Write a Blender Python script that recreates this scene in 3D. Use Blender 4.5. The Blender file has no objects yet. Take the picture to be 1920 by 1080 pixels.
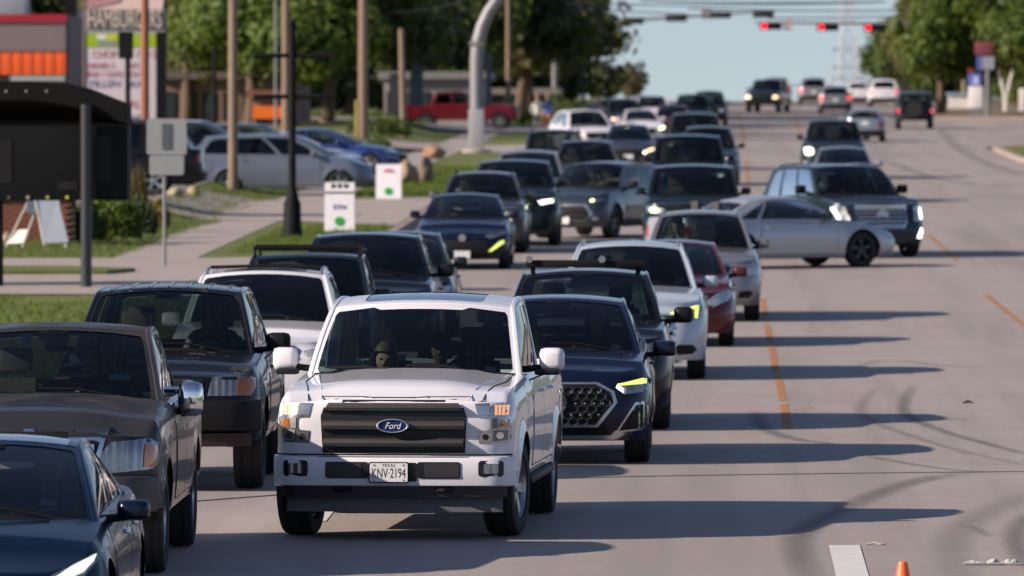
import bpy, bmesh, math, random
from mathutils import Vector, Matrix, noise
from mathutils.bvhtree import BVHTree
from mathutils.geometry import delaunay_2d_cdt
random.seed(7)
PI = math.pi
S = bpy.context.scene
COL = S.collection

# ------------------------------------------------------------------ camera
F = 16000.0                      # focal length in pixels of a 1920 wide frame (300 mm on 36 mm)
CAM_H = 4.02
GRADE = 0.010
YAW = math.atan((1325 - 960) / F)
PITCH = math.atan((540 - (90 + GRADE * F)) / F)
cam_d = bpy.data.cameras.new('camera')
cam = bpy.data.objects.new('camera', cam_d)
COL.objects.link(cam)
cam_d.lens = 300
cam_d.sensor_width = 36
cam_d.clip_start = 0.5
cam_d.clip_end = 9000
cam.location = (0, 0, CAM_H)
cam.rotation_euler = (PI / 2 - PITCH, 0, YAW)
cam_d.dof.use_dof = True
cam_d.dof.focus_distance = 69.9
cam_d.dof.aperture_fstop = 5.3
S.camera = cam

# ------------------------------------------------------------------ sky and sun
SUN_EL = math.radians(25.0)
SUN_AZ = math.radians(20.0)      # light travels to the right and this much away from the camera
to_sun = Vector((-math.cos(SUN_AZ) * math.cos(SUN_EL), -math.sin(SUN_AZ) * math.cos(SUN_EL), math.sin(SUN_EL)))
world = bpy.data.worlds.new('World')
S.world = world
world.use_nodes = True
wn = world.node_tree.nodes
wl = world.node_tree.links
sky = wn.new('ShaderNodeTexSky')
sky.sky_type = 'NISHITA'
sky.sun_disc = False
sky.sun_elevation = SUN_EL
sky.sun_rotation = math.atan2(to_sun.x, to_sun.y)
sky.altitude = 150
sky.air_density = 1.0
sky.dust_density = 0.35
sky.ozone_density = 1.0
tcw = wn.new('ShaderNodeTexCoord'); va = wn.new('ShaderNodeVectorMath'); va.operation = 'ADD'; va.inputs[1].default_value = (0, 0, .085)
vn = wn.new('ShaderNodeVectorMath'); vn.operation = 'NORMALIZE'
wl.new(tcw.outputs['Generated'], va.inputs[0]); wl.new(va.outputs[0], vn.inputs[0]); wl.new(vn.outputs[0], sky.inputs[0])
wm = wn.new('ShaderNodeMix'); wm.data_type = 'RGBA'; wm.blend_type = 'MULTIPLY'; wm.inputs['Factor'].default_value = 1; wm.inputs[7].default_value = (1.05, .965, 1.02, 1)
wl.new(sky.outputs[0], wm.inputs[6]); wl.new(wm.outputs[2], wn['Background'].inputs[0])
wn['Background'].inputs[1].default_value = 0.08
sun_d = bpy.data.lights.new('sun', 'SUN')
sun_d.energy = 5.0
sun_d.angle = math.radians(0.53)
sun_d.color = (1.0, 0.85, 0.71)
sun = bpy.data.objects.new('sun', sun_d)
COL.objects.link(sun)
sun.rotation_euler = to_sun.to_track_quat('Z', 'Y').to_euler()
sun.location = (-20, -20, 40)
vs = S.view_settings
vs.view_transform = 'Standard'
vs.look = 'None'
vs.exposure = 0.55
vs.gamma = 1.0
vs.use_curve_mapping = False
S.render.engine = 'CYCLES'
S.cycles.use_denoising = True
S.cycles.max_bounces = 6
S.cycles.transparent_max_bounces = 12
S.cycles.caustics_reflective = False
S.cycles.caustics_refractive = False

# ------------------------------------------------------------------ the lie of the land
REL = [(-200, 0), (40, 0), (48, -.02), (60, -.12), (73, -.24), (90, -.31), (110, -.24), (150, -.12), (200, -.05),
       (280, 0), (310, .22), (340, .48), (375, .5), (420, .0), (520, -2.6), (700, -8), (1000, -19), (2000, -55), (5000, -160)]
REL = [(a*1.5, b) for a, b in REL]
def rel(Y):
    if Y <= REL[0][0]: return REL[0][1]
    for i in range(len(REL) - 1):
        a, b = REL[i], REL[i + 1]
        if Y <= b[0]:
            p0 = REL[max(i - 1, 0)]; p3 = REL[min(i + 2, len(REL) - 1)]
            m1 = (b[1] - p0[1]) / (b[0] - p0[0]); m2 = (p3[1] - a[1]) / (p3[0] - a[0])
            h = b[0] - a[0]; t = (Y - a[0]) / h
            return (2*t**3-3*t*t+1)*a[1] + (t**3-2*t*t+t)*h*m1 + (-2*t**3+3*t*t)*b[1] + (t**3-t*t)*h*m2
    return REL[-1][1]
def gz(Y): return GRADE * Y + rel(Y)
def sstep(a, b, x):
    t = max(0, min(1, (x-a)/(b-a))); return t*t*(3-2*t)
def lift(X, Y): return .5*sstep(-11.5, -14.5, X)*sstep(168, 198, Y)*(1-sstep(405, 495, Y)) if X < -11 else 0.0
def gzq(q): return gz(q.y) + lift(q.x, q.y)
_r = Vector((math.cos(YAW), math.sin(YAW), 0))
_h = Vector((-math.sin(YAW), math.cos(YAW), 0))
_f = _h * math.cos(PITCH) - Vector((0, 0, math.sin(PITCH)))
_u = Vector((0, 0, math.cos(PITCH))) + _h * math.sin(PITCH)
CAMP = Vector((0, 0, CAM_H))
def ray(px, py): return _f + _r * ((px - 960) / F) + _u * ((540 - py) / F)
def G(px, py, dz=0.0):
    """point on the ground (raised by dz) seen at a pixel of the 1920x1080 photograph"""
    d = ray(px, py); t = 30.0; st = 1.5
    while t < 1500:
        p = CAMP + d * t
        if p.z <= gzq(p) + dz:
            lo, hi = t - st, t
            for _ in range(30):
                m = (lo + hi) / 2; q = CAMP + d * m
                if q.z <= gzq(q) + dz: hi = m
                else: lo = m
            return CAMP + d * hi
        t += st
    return CAMP + d * 600
def at(px, py, Y):
    """point seen at a pixel, at distance Y along the road"""
    d = ray(px, py)
    return CAMP + d * (Y / d.y)

# ------------------------------------------------------------------ materials
MATS = {}
def new_mat(name):
    m = bpy.data.materials.new(name); m.use_nodes = True
    return m, m.node_tree.nodes, m.node_tree.links, m.node_tree.nodes['Principled BSDF']
def mixc(nt, fac, a, b, mode='MIX'):
    n = nt.nodes.new('ShaderNodeMix'); n.data_type = 'RGBA'; n.blend_type = mode
    for s, v in ((n.inputs['Factor'], fac), (n.inputs[6], a), (n.inputs[7], b)):
        if hasattr(v, 'is_output'): nt.links.new(v, s)
        elif isinstance(v, (int, float)): s.default_value = v
        else: s.default_value = (*v[:3], 1)
    return n.outputs[2]
def noise_tex(nt, scale, detail=4, rough=.55, coord='Object', vec_scale=None):
    tc = nt.nodes.new('ShaderNodeTexCoord'); n = nt.nodes.new('ShaderNodeTexNoise')
    n.inputs['Scale'].default_value = scale; n.inputs['Detail'].default_value = detail; n.inputs['Roughness'].default_value = rough
    if vec_scale:
        mp = nt.nodes.new('ShaderNodeMapping'); mp.inputs['Scale'].default_value = vec_scale
        nt.links.new(tc.outputs[coord], mp.inputs[0]); nt.links.new(mp.outputs[0], n.inputs['Vector'])
    else: nt.links.new(tc.outputs[coord], n.inputs['Vector'])
    return n.outputs['Fac']
def ramp(nt, src, a, b):
    n = nt.nodes.new('ShaderNodeMapRange'); n.inputs[1].default_value = a; n.inputs[2].default_value = b
    nt.links.new(src, n.inputs[0]); return n.outputs[0]
def bump(nt, bs, src, strength, dist=.01):
    b = nt.nodes.new('ShaderNodeBump'); b.inputs['Strength'].default_value = strength; b.inputs['Distance'].default_value = dist
    nt.links.new(src, b.inputs['Height']); nt.links.new(b.outputs[0], bs.inputs['Normal'])
def simple(name, col, rough=.6, metal=0.0, var=.15, scale=6, coat=0, bumpy=0, spec=.5):
    if name in MATS: return MATS[name]
    m, N, Lk, B = new_mat(name)
    nt = m.node_tree
    f = noise_tex(nt, scale)
    c2 = tuple(min(1, c * (1 - var)) for c in col); c1 = tuple(min(1, c * (1 + var)) for c in col)
    Lk.new(mixc(nt, f, c2, c1), B.inputs['Base Color'])
    B.inputs['Roughness'].default_value = rough; B.inputs['Metallic'].default_value = metal
    B.inputs['Coat Weight'].default_value = coat
    B.inputs['Specular IOR Level'].default_value = spec
    if bumpy: bump(nt, B, noise_tex(nt, scale * 6), bumpy, .02)
    MATS[name] = m
    return m
def emit(name, col, strength, base=(.6, .6, .6)):
    if name in MATS: return MATS[name]
    m, N, Lk, B = new_mat(name)
    B.inputs['Base Color'].default_value = (*base, 1); B.inputs['Roughness'].default_value = .15
    B.inputs['Emission Color'].default_value = (*col, 1); B.inputs['Emission Strength'].default_value = strength
    MATS[name] = m
    return m
def paint(name, col, metal=.0, rough=.32, dust=.12, coat=1.0, wear=None):
    if name in MATS: return MATS[name]
    m, N, Lk, B = new_mat('paint_' + name); nt = m.node_tree
    f = ramp(nt, noise_tex(nt, 2.3, 6, .65), .35, .8)
    grime = N.new('ShaderNodeTexCoord'); sx = N.new('ShaderNodeSeparateXYZ'); Lk.new(grime.outputs['Object'], sx.inputs[0])
    low = ramp(nt, sx.outputs['Z'], .75, .3)                      # road film on the lower body
    mu = N.new('ShaderNodeMath'); mu.operation = 'MULTIPLY_ADD'; Lk.new(f, mu.inputs[0]); mu.inputs[1].default_value = dust
    m2 = N.new('ShaderNodeMath'); m2.operation = 'MULTIPLY'; Lk.new(low, m2.inputs[0]); m2.inputs[1].default_value = dust * 1.1
    Lk.new(m2.outputs[0], mu.inputs[2])
    c = mixc(nt, mu.outputs[0], col, (.30, .26, .22))
    r = N.new('ShaderNodeMath'); r.operation = 'MULTIPLY_ADD'; Lk.new(mu.outputs[0], r.inputs[0]); r.inputs[1].default_value = .9; r.inputs[2].default_value = rough
    rough_out = r.outputs[0]
    if wear:                                                     # failed clear coat on the upward faces
        wc, amt, wsc = wear
        geo = N.new('ShaderNodeNewGeometry'); s2 = N.new('ShaderNodeSeparateXYZ'); Lk.new(geo.outputs['Normal'], s2.inputs[0])
        up = ramp(nt, s2.outputs['Z'], .55, .85)
        wv = ramp(nt, noise_tex(nt, wsc, 9, .62), .5 - amt, .66)
        q = N.new('ShaderNodeMath'); q.operation = 'MULTIPLY'; Lk.new(up, q.inputs[0]); Lk.new(wv, q.inputs[1])
        c = mixc(nt, q.outputs[0], c, wc)
        rr = N.new('ShaderNodeMath'); rr.operation = 'MULTIPLY_ADD'; Lk.new(q.outputs[0], rr.inputs[0]); rr.inputs[1].default_value = .4; Lk.new(rough_out, rr.inputs[2])
        rough_out = rr.outputs[0]
        iv = N.new('ShaderNodeMath'); iv.operation = 'SUBTRACT'; iv.inputs[0].default_value = coat; Lk.new(q.outputs[0], iv.inputs[1]); iv.use_clamp = True
        Lk.new(iv.outputs[0], B.inputs['Coat Weight'])
    else: B.inputs['Coat Weight'].default_value = coat
    Lk.new(c, B.inputs['Base Color']); Lk.new(rough_out, B.inputs['Roughness'])
    B.inputs['Metallic'].default_value = metal; B.inputs['Coat Roughness'].default_value = .04; B.inputs['Coat IOR'].default_value = 1.28; B.inputs['Specular IOR Level'].default_value = .2
    MATS[name] = m
    return m
def glass(name, tint, refl=1.0):
    if name in MATS: return MATS[name]
    m = bpy.data.materials.new(name); m.use_nodes = True; N = m.node_tree.nodes; Lk = m.node_tree.links
    N.remove(N['Principled BSDF'])
    tr = N.new('ShaderNodeBsdfTransparent'); tr.inputs[0].default_value = (*tint, 1)
    gl = N.new('ShaderNodeBsdfGlossy'); gl.inputs['Roughness'].default_value = .02; gl.inputs[0].default_value = (refl, refl, refl, 1)
    fr = N.new('ShaderNodeFresnel'); fr.inputs[0].default_value = 1.45
    mx = N.new('ShaderNodeMixShader')
    Lk.new(fr.outputs[0], mx.inputs[0]); Lk.new(tr.outputs[0], mx.inputs[1]); Lk.new(gl.outputs[0], mx.inputs[2])
    Lk.new(mx.outputs[0], N['Material Output'].inputs[0])
    MATS[name] = m
    return m
def lens_mat(name, tint=(.75, .78, .8), rib=60, axis='X', con=.45):
    """ribbed reflector seen through a clear lamp cover"""
    if name in MATS: return MATS[name]
    m, N, Lk, B = new_mat(name); nt = m.node_tree
    tc = N.new('ShaderNodeTexCoord'); w = N.new('ShaderNodeTexWave'); w.bands_direction = axis; w.inputs['Scale'].default_value = rib; w.inputs['Distortion'].default_value = .6
    Lk.new(tc.outputs['Object'], w.inputs[0])
    f = noise_tex(nt, 22, 3)
    Lk.new(mixc(nt, ramp(nt, f, .35, .65), tuple(t * con for t in tint), tint), B.inputs['Base Color'])
    B.inputs['Metallic'].default_value = .75; B.inputs['Roughness'].default_value = .22; B.inputs['Coat Weight'].default_value = 1; B.inputs['Coat Roughness'].default_value = .02
    bump(nt, B, w.outputs['Fac'], .6, .01)
    MATS[name] = m
    return m

M_GLASS = glass('windshield_glass', (.36, .45, .43))
M_TINT = glass('tinted_glass', (.16, .19, .19))
M_BLACK = simple('black_plastic', (.009, .009, .010), .55, spec=.2)
M_DARK = simple('dark_trim', (.018, .018, .020), .6, spec=.25)
M_RUBBER = simple('tyre_rubber', (.016, .016, .017), .82, bumpy=.2, scale=20)
M_UNDER = simple('underbody_black', (.010, .010, .010), .9)
M_CHROME = simple('chrome', (.78, .79, .80), .09, 1.0, .04)
M_SILVER = simple('silver_trim', (.55, .56, .58), .28, .9, .06)
M_ALLOY = simple('alloy', (.42, .43, .45), .3, .9, .1)
M_ALLOYD = simple('alloy_dark', (.06, .06, .065), .35, .8, .1)
M_CABIN = simple('cabin_dark', (.030, .030, .032), .8)
M_SEAT = simple('seat_dark', (.045, .043, .042), .85)
M_SEATT = simple('seat_tan', (.30, .25, .19), .8)
M_LENS = lens_mat('lamp_lens')
M_LENSD = lens_mat('lamp_lens_dark', (.30, .32, .34))
M_LENSC = lens_mat('lamp_lens_cloudy', (.30, .315, .33), 5, con=.8)
M_LENSH = lens_mat('lamp_lens_main', (.52, .52, .53), 30)
M_AMBER = simple('amber_lens', (.42, .12, .025), .2, .2, .2, 30, coat=1)
M_HALO = emit('filament_glow', (1.0, .42, .16), .55, (.7, .5, .3))
M_DRL = emit('daylight_lamp', (.86, 1.0, .14), .95, (.3, .3, .2))
M_DRLW = emit('daylight_lamp_white', (.80, 1.0, .74), .9)
M_FAR = emit('distant_lamp', (.92, 1.0, .40), 5.0)
M_FARW = emit('distant_lamp_warm', (1.0, .52, .26), 2.6)
M_FARO = emit('distant_lamp_cool', (.95, 1.0, .85), 3.6)
M_TAIL = simple('tail_lens', (.35, .012, .015), .2, 0, .2, 30, coat=1)
M_BRAKE = emit('brake_lamp', (1.0, .06, .08), 1.3, (.4, .02, .02))
M_PLATE = simple('plate_white', (.72, .73, .74), .4, 0, .05, 40)
M_INK = simple('plate_ink', (.01, .01, .014), .5)
M_STICK = simple('sticker_white', (.7, .72, .72), .5)
M_STICKB = simple('sticker_blue', (.08, .38, .72), .5)
M_STICKR = simple('sticker_red', (.6, .06, .05), .5)

# ------------------------------------------------------------------ mesh helpers
class MB:
    def __init__(s): s.v = []; s.f = []; s.mi = []; s.m = 0
    def add(s, vs, fs, m=None):
        o = len(s.v); s.v += [tuple(p) for p in vs]
        for f in fs: s.f.append(tuple(o + i for i in f)); s.mi.append(s.m if m is None else m)
    def box(s, a, b, m=None, bev=0.0):
        x0, y0, z0 = (min(a[i], b[i]) for i in range(3)); x1, y1, z1 = (max(a[i], b[i]) for i in range(3))
        if bev <= 0:
            s.add([(x0,y0,z0),(x1,y0,z0),(x1,y1,z0),(x0,y1,z0),(x0,y0,z1),(x1,y0,z1),(x1,y1,z1),(x0,y1,z1)],
                  [(0,3,2,1),(4,5,6,7),(0,1,5,4),(1,2,6,5),(2,3,7,6),(3,0,4,7)], m); return
        bm = bmesh.new(); bmesh.ops.create_cube(bm, size=1)
        for v in bm.verts: v.co = Vector(((x0+x1)/2 + v.co.x*(x1-x0), (y0+y1)/2 + v.co.y*(y1-y0), (z0+z1)/2 + v.co.z*(z1-z0)))
        bmesh.ops.bevel(bm, geom=bm.edges[:], offset=min(bev, .49*min(x1-x0, y1-y0, z1-z0)), segments=2, affect='EDGES', profile=.6)
        s.bm(bm, m); bm.free()
    def bm(s, bm, m=None):
        bm.verts.index_update()
        s.add([v.co[:] for v in bm.verts], [[v.index for v in f.verts] for f in bm.faces], m)
    def tube(s, pts, r, n=8, m=None, caps=True):
        pts = [Vector(p) for p in pts]; rs = r if isinstance(r, (list, tuple)) else [r] * len(pts)
        vs = []; fs = []; up = None
        for i, p in enumerate(pts):
            d = (pts[min(i+1, len(pts)-1)] - pts[max(i-1, 0)])
            if d.length < 1e-9: d = Vector((0, 0, 1))
            d.normalize()
            if up is None: up = d.cross(Vector((.31, .12, .94)) if abs(d.z) < .9 else Vector((1, .1, 0))).normalized()
            up = (up - d * up.dot(d)).normalized(); w = d.cross(up)
            for k in range(n):
                a = 2*PI*k/n; vs.append(p + (up*math.cos(a) + w*math.sin(a)) * rs[i])
        for i in range(len(pts)-1):
            for k in range(n):
                k2 = (k+1) % n; fs.append((i*n+k, i*n+k2, (i+1)*n+k2, (i+1)*n+k))
        if caps:
            fs.append(tuple(range(n-1, -1, -1))); fs.append(tuple((len(pts)-1)*n + k for k in range(n)))
        s.add(vs, fs, m)
    def lathe(s, prof, axis='z', n=24, m=None, o=(0, 0, 0)):
        vs = []; fs = []
        for h, r in prof:
            for k in range(n):
                a = 2*PI*k/n; c, d = r*math.cos(a), r*math.sin(a)
                p = {'z': (c, d, h), 'x': (h, c, d), 'y': (d, h, c)}[axis]
                vs.append((p[0]+o[0], p[1]+o[1], p[2]+o[2]))
        for i in range(len(prof)-1):
            for k in range(n):
                k2 = (k+1) % n; fs.append((i*n+k, i*n+k2, (i+1)*n+k2, (i+1)*n+k))
        s.add(vs, fs, m)
    def prism(s, poly, y0, y1, axis='y', m=None):
        n = len(poly)
        mp = {'y': lambda a, b, h: (a, h, b), 'x': lambda a, b, h: (h, a, b), 'z': lambda a, b, h: (a, b, h)}[axis]
        vs = [mp(a, b, y0) for a, b in poly] + [mp(a, b, y1) for a, b in poly]
        fs = [tuple(range(n)), tuple(range(2*n-1, n-1, -1))] + [(i, n+i, n+(i+1) % n, (i+1) % n) for i in range(n)]
        s.add(vs, fs, m)
    def mesh(s, name, mats, smooth=40):
        me = bpy.data.meshes.new(name); me.from_pydata(s.v, [], s.f)
        for m in mats: me.materials.append(m)
        if len(mats) > 1: me.polygons.foreach_set('material_index', s.mi)
        if smooth:
            me.polygons.foreach_set('use_smooth', [True]*len(me.polygons)); me.set_sharp_from_angle(angle=math.radians(smooth))
        me.update()
        return me
    def build(s, name, mats, parent=None, smooth=40, fix=True, loc=None):
        if not isinstance(mats, (list, tuple)): mats = [mats]
        me = s.mesh(name, mats, 0)
        if fix:
            bm = bmesh.new(); bm.from_mesh(me); bmesh.ops.recalc_face_normals(bm, faces=bm.faces[:]); bm.to_mesh(me); bm.free()
        if smooth:
            me.polygons.foreach_set('use_smooth', [True]*len(me.polygons)); me.set_sharp_from_angle(angle=math.radians(smooth))
        return link(name, me, parent, loc)
def link(name, me, parent=None, loc=None, rot=None, scale=None):
    o = bpy.data.objects.new(name, me); COL.objects.link(o)
    if parent: o.parent = parent
    if loc is not None: o.location = loc
    if rot is not None: o.rotation_euler = rot
    if scale is not None: o.scale = scale
    return o
def empty(name, loc, rz=0, pitch=0):
    o = bpy.data.objects.new(name, None); COL.objects.link(o); o.location = loc; o.rotation_euler = (pitch, 0, rz); o.empty_display_size = .3
    return o
def tag(o, label=None, cat=None, group=None, kind=None):
    if label: o['label'] = label
    if cat: o['category'] = cat
    if group: o['group'] = group
    if kind: o['kind'] = kind
    return o
_txt = {}
def text_mesh(body, size, extrude=.004, shear=0.0, width=None):
    key = (body, size, extrude, shear)
    if key not in _txt:
        c = bpy.data.curves.new('lettering', 'FONT'); c.body = body; c.size = size; c.extrude = extrude; c.shear = shear
        c.align_x = 'CENTER'; c.align_y = 'CENTER'; c.resolution_u = 3
        o = bpy.data.objects.new('lettering', c); COL.objects.link(o)
        dg = bpy.context.evaluated_depsgraph_get(); me = bpy.data.meshes.new_from_object(o.evaluated_get(dg))
        bpy.data.objects.remove(o); _txt[key] = me
    return _txt[key].copy()
def text(name, body, size, mat, parent, loc, rot=(PI/2, 0, 0), width=None, bold=0.0, **k):
    me = text_mesh(body, size, **k); me.materials.clear(); me.materials.append(mat)
    xs = [v.co.x for v in me.vertices]
    sx = width / (max(xs) - min(xs)) if width and xs else 1
    return link(name, me, parent, loc, rot, (sx, 1, 1))

def cdt(poly, step, holes=()):
    """triangles of a polygon with inner grid points; returns 2D points and triangles"""
    def inside(p, pl):
        c = False; j = len(pl)-1
        for i in range(len(pl)):
            if (pl[i][1] > p[1]) != (pl[j][1] > p[1]) and p[0] < (pl[j][0]-pl[i][0])*(p[1]-pl[i][1])/(pl[j][1]-pl[i][1])+pl[i][0]: c = not c
            j = i
        return c
    sx, sy = step if isinstance(step, tuple) else (step, step)
    pts = []; ed = []
    for pl in [poly] + list(holes):
        o = len(pts); loop = []
        for i in range(len(pl)):
            a, b = pl[i], pl[(i+1) % len(pl)]
            n = max(1, int(max(abs(b[0]-a[0])/sx, abs(b[1]-a[1])/sy)))
            for q in range(n): loop.append((a[0]+(b[0]-a[0])*q/n, a[1]+(b[1]-a[1])*q/n))
        pts += loop; ed += [(o+i, o+(i+1) % len(loop)) for i in range(len(loop))]
    x0 = min(p[0] for p in poly); x1 = max(p[0] for p in poly); y0 = min(p[1] for p in poly); y1 = max(p[1] for p in poly)
    nx = int((x1-x0)/sx); ny = int((y1-y0)/sy)
    for i in range(1, nx+1):
        for j in range(1, ny+1):
            p = (x0+(x1-x0)*i/(nx+1), y0+(y1-y0)*j/(ny+1))
            if inside(p, poly): pts.append(p)
    r = delaunay_2d_cdt([Vector(p) for p in pts], ed, [], 0, 1e-5)
    V = [tuple(v) for v in r[0]]
    T = []
    for t in r[2]:
        c = (sum(V[i][0] for i in t)/len(t), sum(V[i][1] for i in t)/len(t))
        if inside(c, poly) and not any(inside(c, h) for h in holes): T.append(tuple(t))
    return V, T
def interp(tab, x):
    if x <= tab[0][0]: return tab[0][1]
    for a, b in zip(tab, tab[1:]):
        if x <= b[0]: return a[1] + (b[1]-a[1])*(x-a[0])/max(1e-9, b[0]-a[0])
    return tab[-1][1]
def sstep(a, b, x):
    t = max(0, min(1, (x-a)/(b-a))); return t*t*(3-2*t)
def rrect(x0, z0, x1, z1, r, n=3):
    out = []
    for cx, cz, a0 in ((x1-r, z0+r, -PI/2), (x1-r, z1-r, 0), (x0+r, z1-r, PI/2), (x0+r, z0+r, PI)):
        for i in range(n+1):
            a = a0 + PI/2*i/n; out.append((cx+r*math.cos(a), cz+r*math.sin(a)))
    return out
def ellipse(cx, cz, rx, rz, n=24): return [(cx+rx*math.cos(2*PI*i/n), cz+rz*math.sin(2*PI*i/n)) for i in range(n)]

# ------------------------------------------------------------------ vehicles
SEDAN = dict(kind='sedan', hw=.92, L=4.85, fo=.93, wb=2.80, R=.335, tw=.225, gc=.21, zfb=.20, zrb=.27, hz0=.70, hz1=.95, cy=.62, ry0=1.62, ry1=2.75, ty=3.40,
             bz=.98, tz=1.02, rz=1.44, gw=.80, rw=.58, rcr=.05, hcr=.05, bow=.16, cr=.38, rcrn=.3, wsb=.16, hdrop=.04,
             fprof=[(.2,.10),(.3,.02),(.45,0),(.6,.04),(.7,.14),(.75,.2)], sprof=[(0,.945),(.1,.975),(.35,1),(.62,1),(.8,.975),(.93,.935),(1,.90)])
SUV = dict(kind='suv', hw=.95, L=4.80, fo=.92, wb=2.85, R=.37, tw=.24, gc=.25, zfb=.26, zrb=.32, hz0=.93, hz1=1.10, cy=.60, ry0=1.36, ry1=3.30, ty=3.70,
           bz=1.13, tz=1.12, rz=1.70, gw=.84, rw=.64, rcr=.05, hcr=.05, bow=.13, cr=.32, rcrn=.22, wsb=.14, hdrop=.03,
           fprof=[(.25,.12),(.36,.02),(.5,0),(.72,.03),(.86,.08),(.93,.17)], sprof=[(0,.95),(.1,.975),(.35,1),(.65,1),(.82,.98),(.94,.945),(1,.92)])
PICKUP = dict(kind='pickup', hw=1.0, L=5.85, fo=.95, wb=3.60, R=.40, tw=.27, gc=.45, zfb=.52, zrb=.55, hz0=1.12, hz1=1.27, cy=.98, ry0=1.72, ry1=3.02, ty=3.28,
              bz=1.28, tz=1.30, rz=1.90, gw=.88, rw=.74, rcr=.05, hcr=.05, bow=.08, cr=.22, rcrn=.10, wsb=.13, hdrop=.02,
              fprof=[(.5,.03),(.75,0),(1.0,.02),(1.1,.05),(1.17,.12)], sprof=[(0,.97),(.1,.985),(.35,1),(.7,1),(.86,.985),(.95,.96),(1,.935)])
VAN = dict(SUV, kind='suv', hw=.98, L=5.1, fo=1.0, wb=3.0, R=.34, gc=.2, zfb=.22, zrb=.28, hz0=.80, hz1=1.06, cy=.30, ry0=1.35, ry1=3.65, ty=3.98, bz=1.12, tz=1.1, rz=1.73, gw=.86, rw=.66,
           bow=.2, cr=.42, fprof=[(.2,.12),(.35,.02),(.5,0),(.7,.06),(.85,.2)])
_wheels = {}
def wheel_meshes(R, tw, style):
    k = (R, tw, style)
    if k in _wheels: return _wheels[k]
    t = MB(); rr = R * (.66 if style != 'truck' else .58); h = tw/2
    t.lathe([(-h*.80, rr*.98), (-h*.96, rr*1.05), (-h, R*.86), (-h*.93, R*.955), (-h*.72, R*.992), (-h*.5, R), (-h*.48, R*.982), (-h*.30, R*.982), (-h*.28, R), (0, R),
             (h*.28, R), (h*.30, R*.982), (h*.48, R*.982), (h*.5, R), (h*.72, R*.992), (h*.93, R*.955), (h, R*.86), (h*.96, rr*1.05), (h*.80, rr*.98), (-h*.8, rr*.98)], 'x', 32)
    r = MB()
    r.lathe([(h*.84, rr*1.0), (h*.88, rr*.95), (h*.70, rr*.90), (-h*.7, rr*.88), (-h*.7, rr*1.0), (h*.84, rr*1.0)], 'x', 32, 0)
    r.lathe([(h*.05, rr*.9), (h*.05, .02)], 'x', 24, 1)
    n = {'five': 5, 'ten': 10, 'truck': 6, 'steel': 8, 'six': 6}[style]
    for i in range(n):
        a = 2*PI*i/n; w = {5: .26, 6: .24, 8: .2, 10: .11}[n]
        c, s_ = math.cos(a), math.sin(a)
        def P(x, q, z): return (x, q*c - z*s_, q*s_ + z*c)
        r.add([P(h*.62, rr*.16, -w*rr*.5), P(h*.62, rr*.16, w*rr*.5), P(h*.74, rr*.93, w*rr*.62), P(h*.74, rr*.93, -w*rr*.62),
               P(h*.2, rr*.16, -w*rr*.5), P(h*.2, rr*.16, w*rr*.5), P(h*.3, rr*.93, w*rr*.62), P(h*.3, rr*.93, -w*rr*.62)],
              [(0,1,2,3),(0,4,5,1),(1,5,6,2),(3,2,6,7),(0,3,7,4)], 0)
    r.lathe([(h*.70, 0.001), (h*.70, rr*.13), (h*.62, rr*.2), (h*.2, rr*.22)], 'x', 20, 0)
    _wheels[k] = (t.mesh('tyre', [M_RUBBER], 35), r)
    return _wheels[k]
_rimcache = {}
def rim_mesh(R, tw, style, mat):
    k = (R, tw, style, mat.name)
    if k not in _rimcache: _rimcache[k] = wheel_meshes(R, tw, style)[1].mesh('rim', [mat, M_BLACK], 35)
    return _rimcache[k]
def seat_mesh(mat):
    k = 'seat_' + mat.name
    if k not in _rimcache:
        b = MB(); b.box((-.25, -.5, -.08), (.25, .02, .10), bev=.06); 
        bm = bmesh.new(); bmesh.ops.create_cube(bm, size=1)
        for v in bm.verts:
            v.co = Vector((v.co.x*.5*(1 if v.co.z < 0 else .82), v.co.y*.14 + (.04 if v.co.z < 0 else .20), .35 + v.co.z*.62))
        bmesh.ops.bevel(bm, geom=bm.edges[:], offset=.05, segments=2, affect='EDGES'); b.bm(bm); bm.free()
        b.box((-.13, .17, .70), (.13, .27, .90), bev=.04); b.tube([(-.06, .21, .6), (-.06, .21, .74)], .008, 6); b.tube([(.06, .21, .6), (.06, .21, .74)], .008, 6)
        _rimcache[k] = b.mesh('seat', [mat], 50)
    return _rimcache[k]
def misc(key, fn):
    if key not in _rimcache: _rimcache[key] = fn()
    return _rimcache[key]
def wheel_torus():
    b = MB(); n = 28
    b.tube([(.185*math.cos(2*PI*i/n), 0, .185*math.sin(2*PI*i/n)) for i in range(n+1)], .014, 6, caps=False)
    b.box((-.17, -.01, -.02), (.17, .012, .02)); b.box((-.015, -.01, -.17), (.015, .012, 0)); b.lathe([(-.03, .05), (.02, .065), (.03, .04)], 'y', 12)
    return b.mesh('steering_wheel', [M_BLACK], 40)
def mirror_shell(w, h, d, mat, name='side_mirror'):
    b = MB(); bm = bmesh.new(); bmesh.ops.create_cube(bm, size=1); bmesh.ops.subdivide_edges(bm, edges=bm.edges[:], cuts=3, use_grid_fill=True)
    for v in bm.verts:
        p = v.co*2; q = Vector((abs(p.x)**5, abs(p.y)**3.2, abs(p.z)**5)); l = (q.x+q.y+q.z)**(-.2)
        p = p*l; sc = 1 - .18*max(0, -p.y)
        v.co = Vector((p.x*w/2*sc, p.y*d/2, p.z*h/2*sc))
    b.bm(bm); bm.free()
    return b

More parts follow.
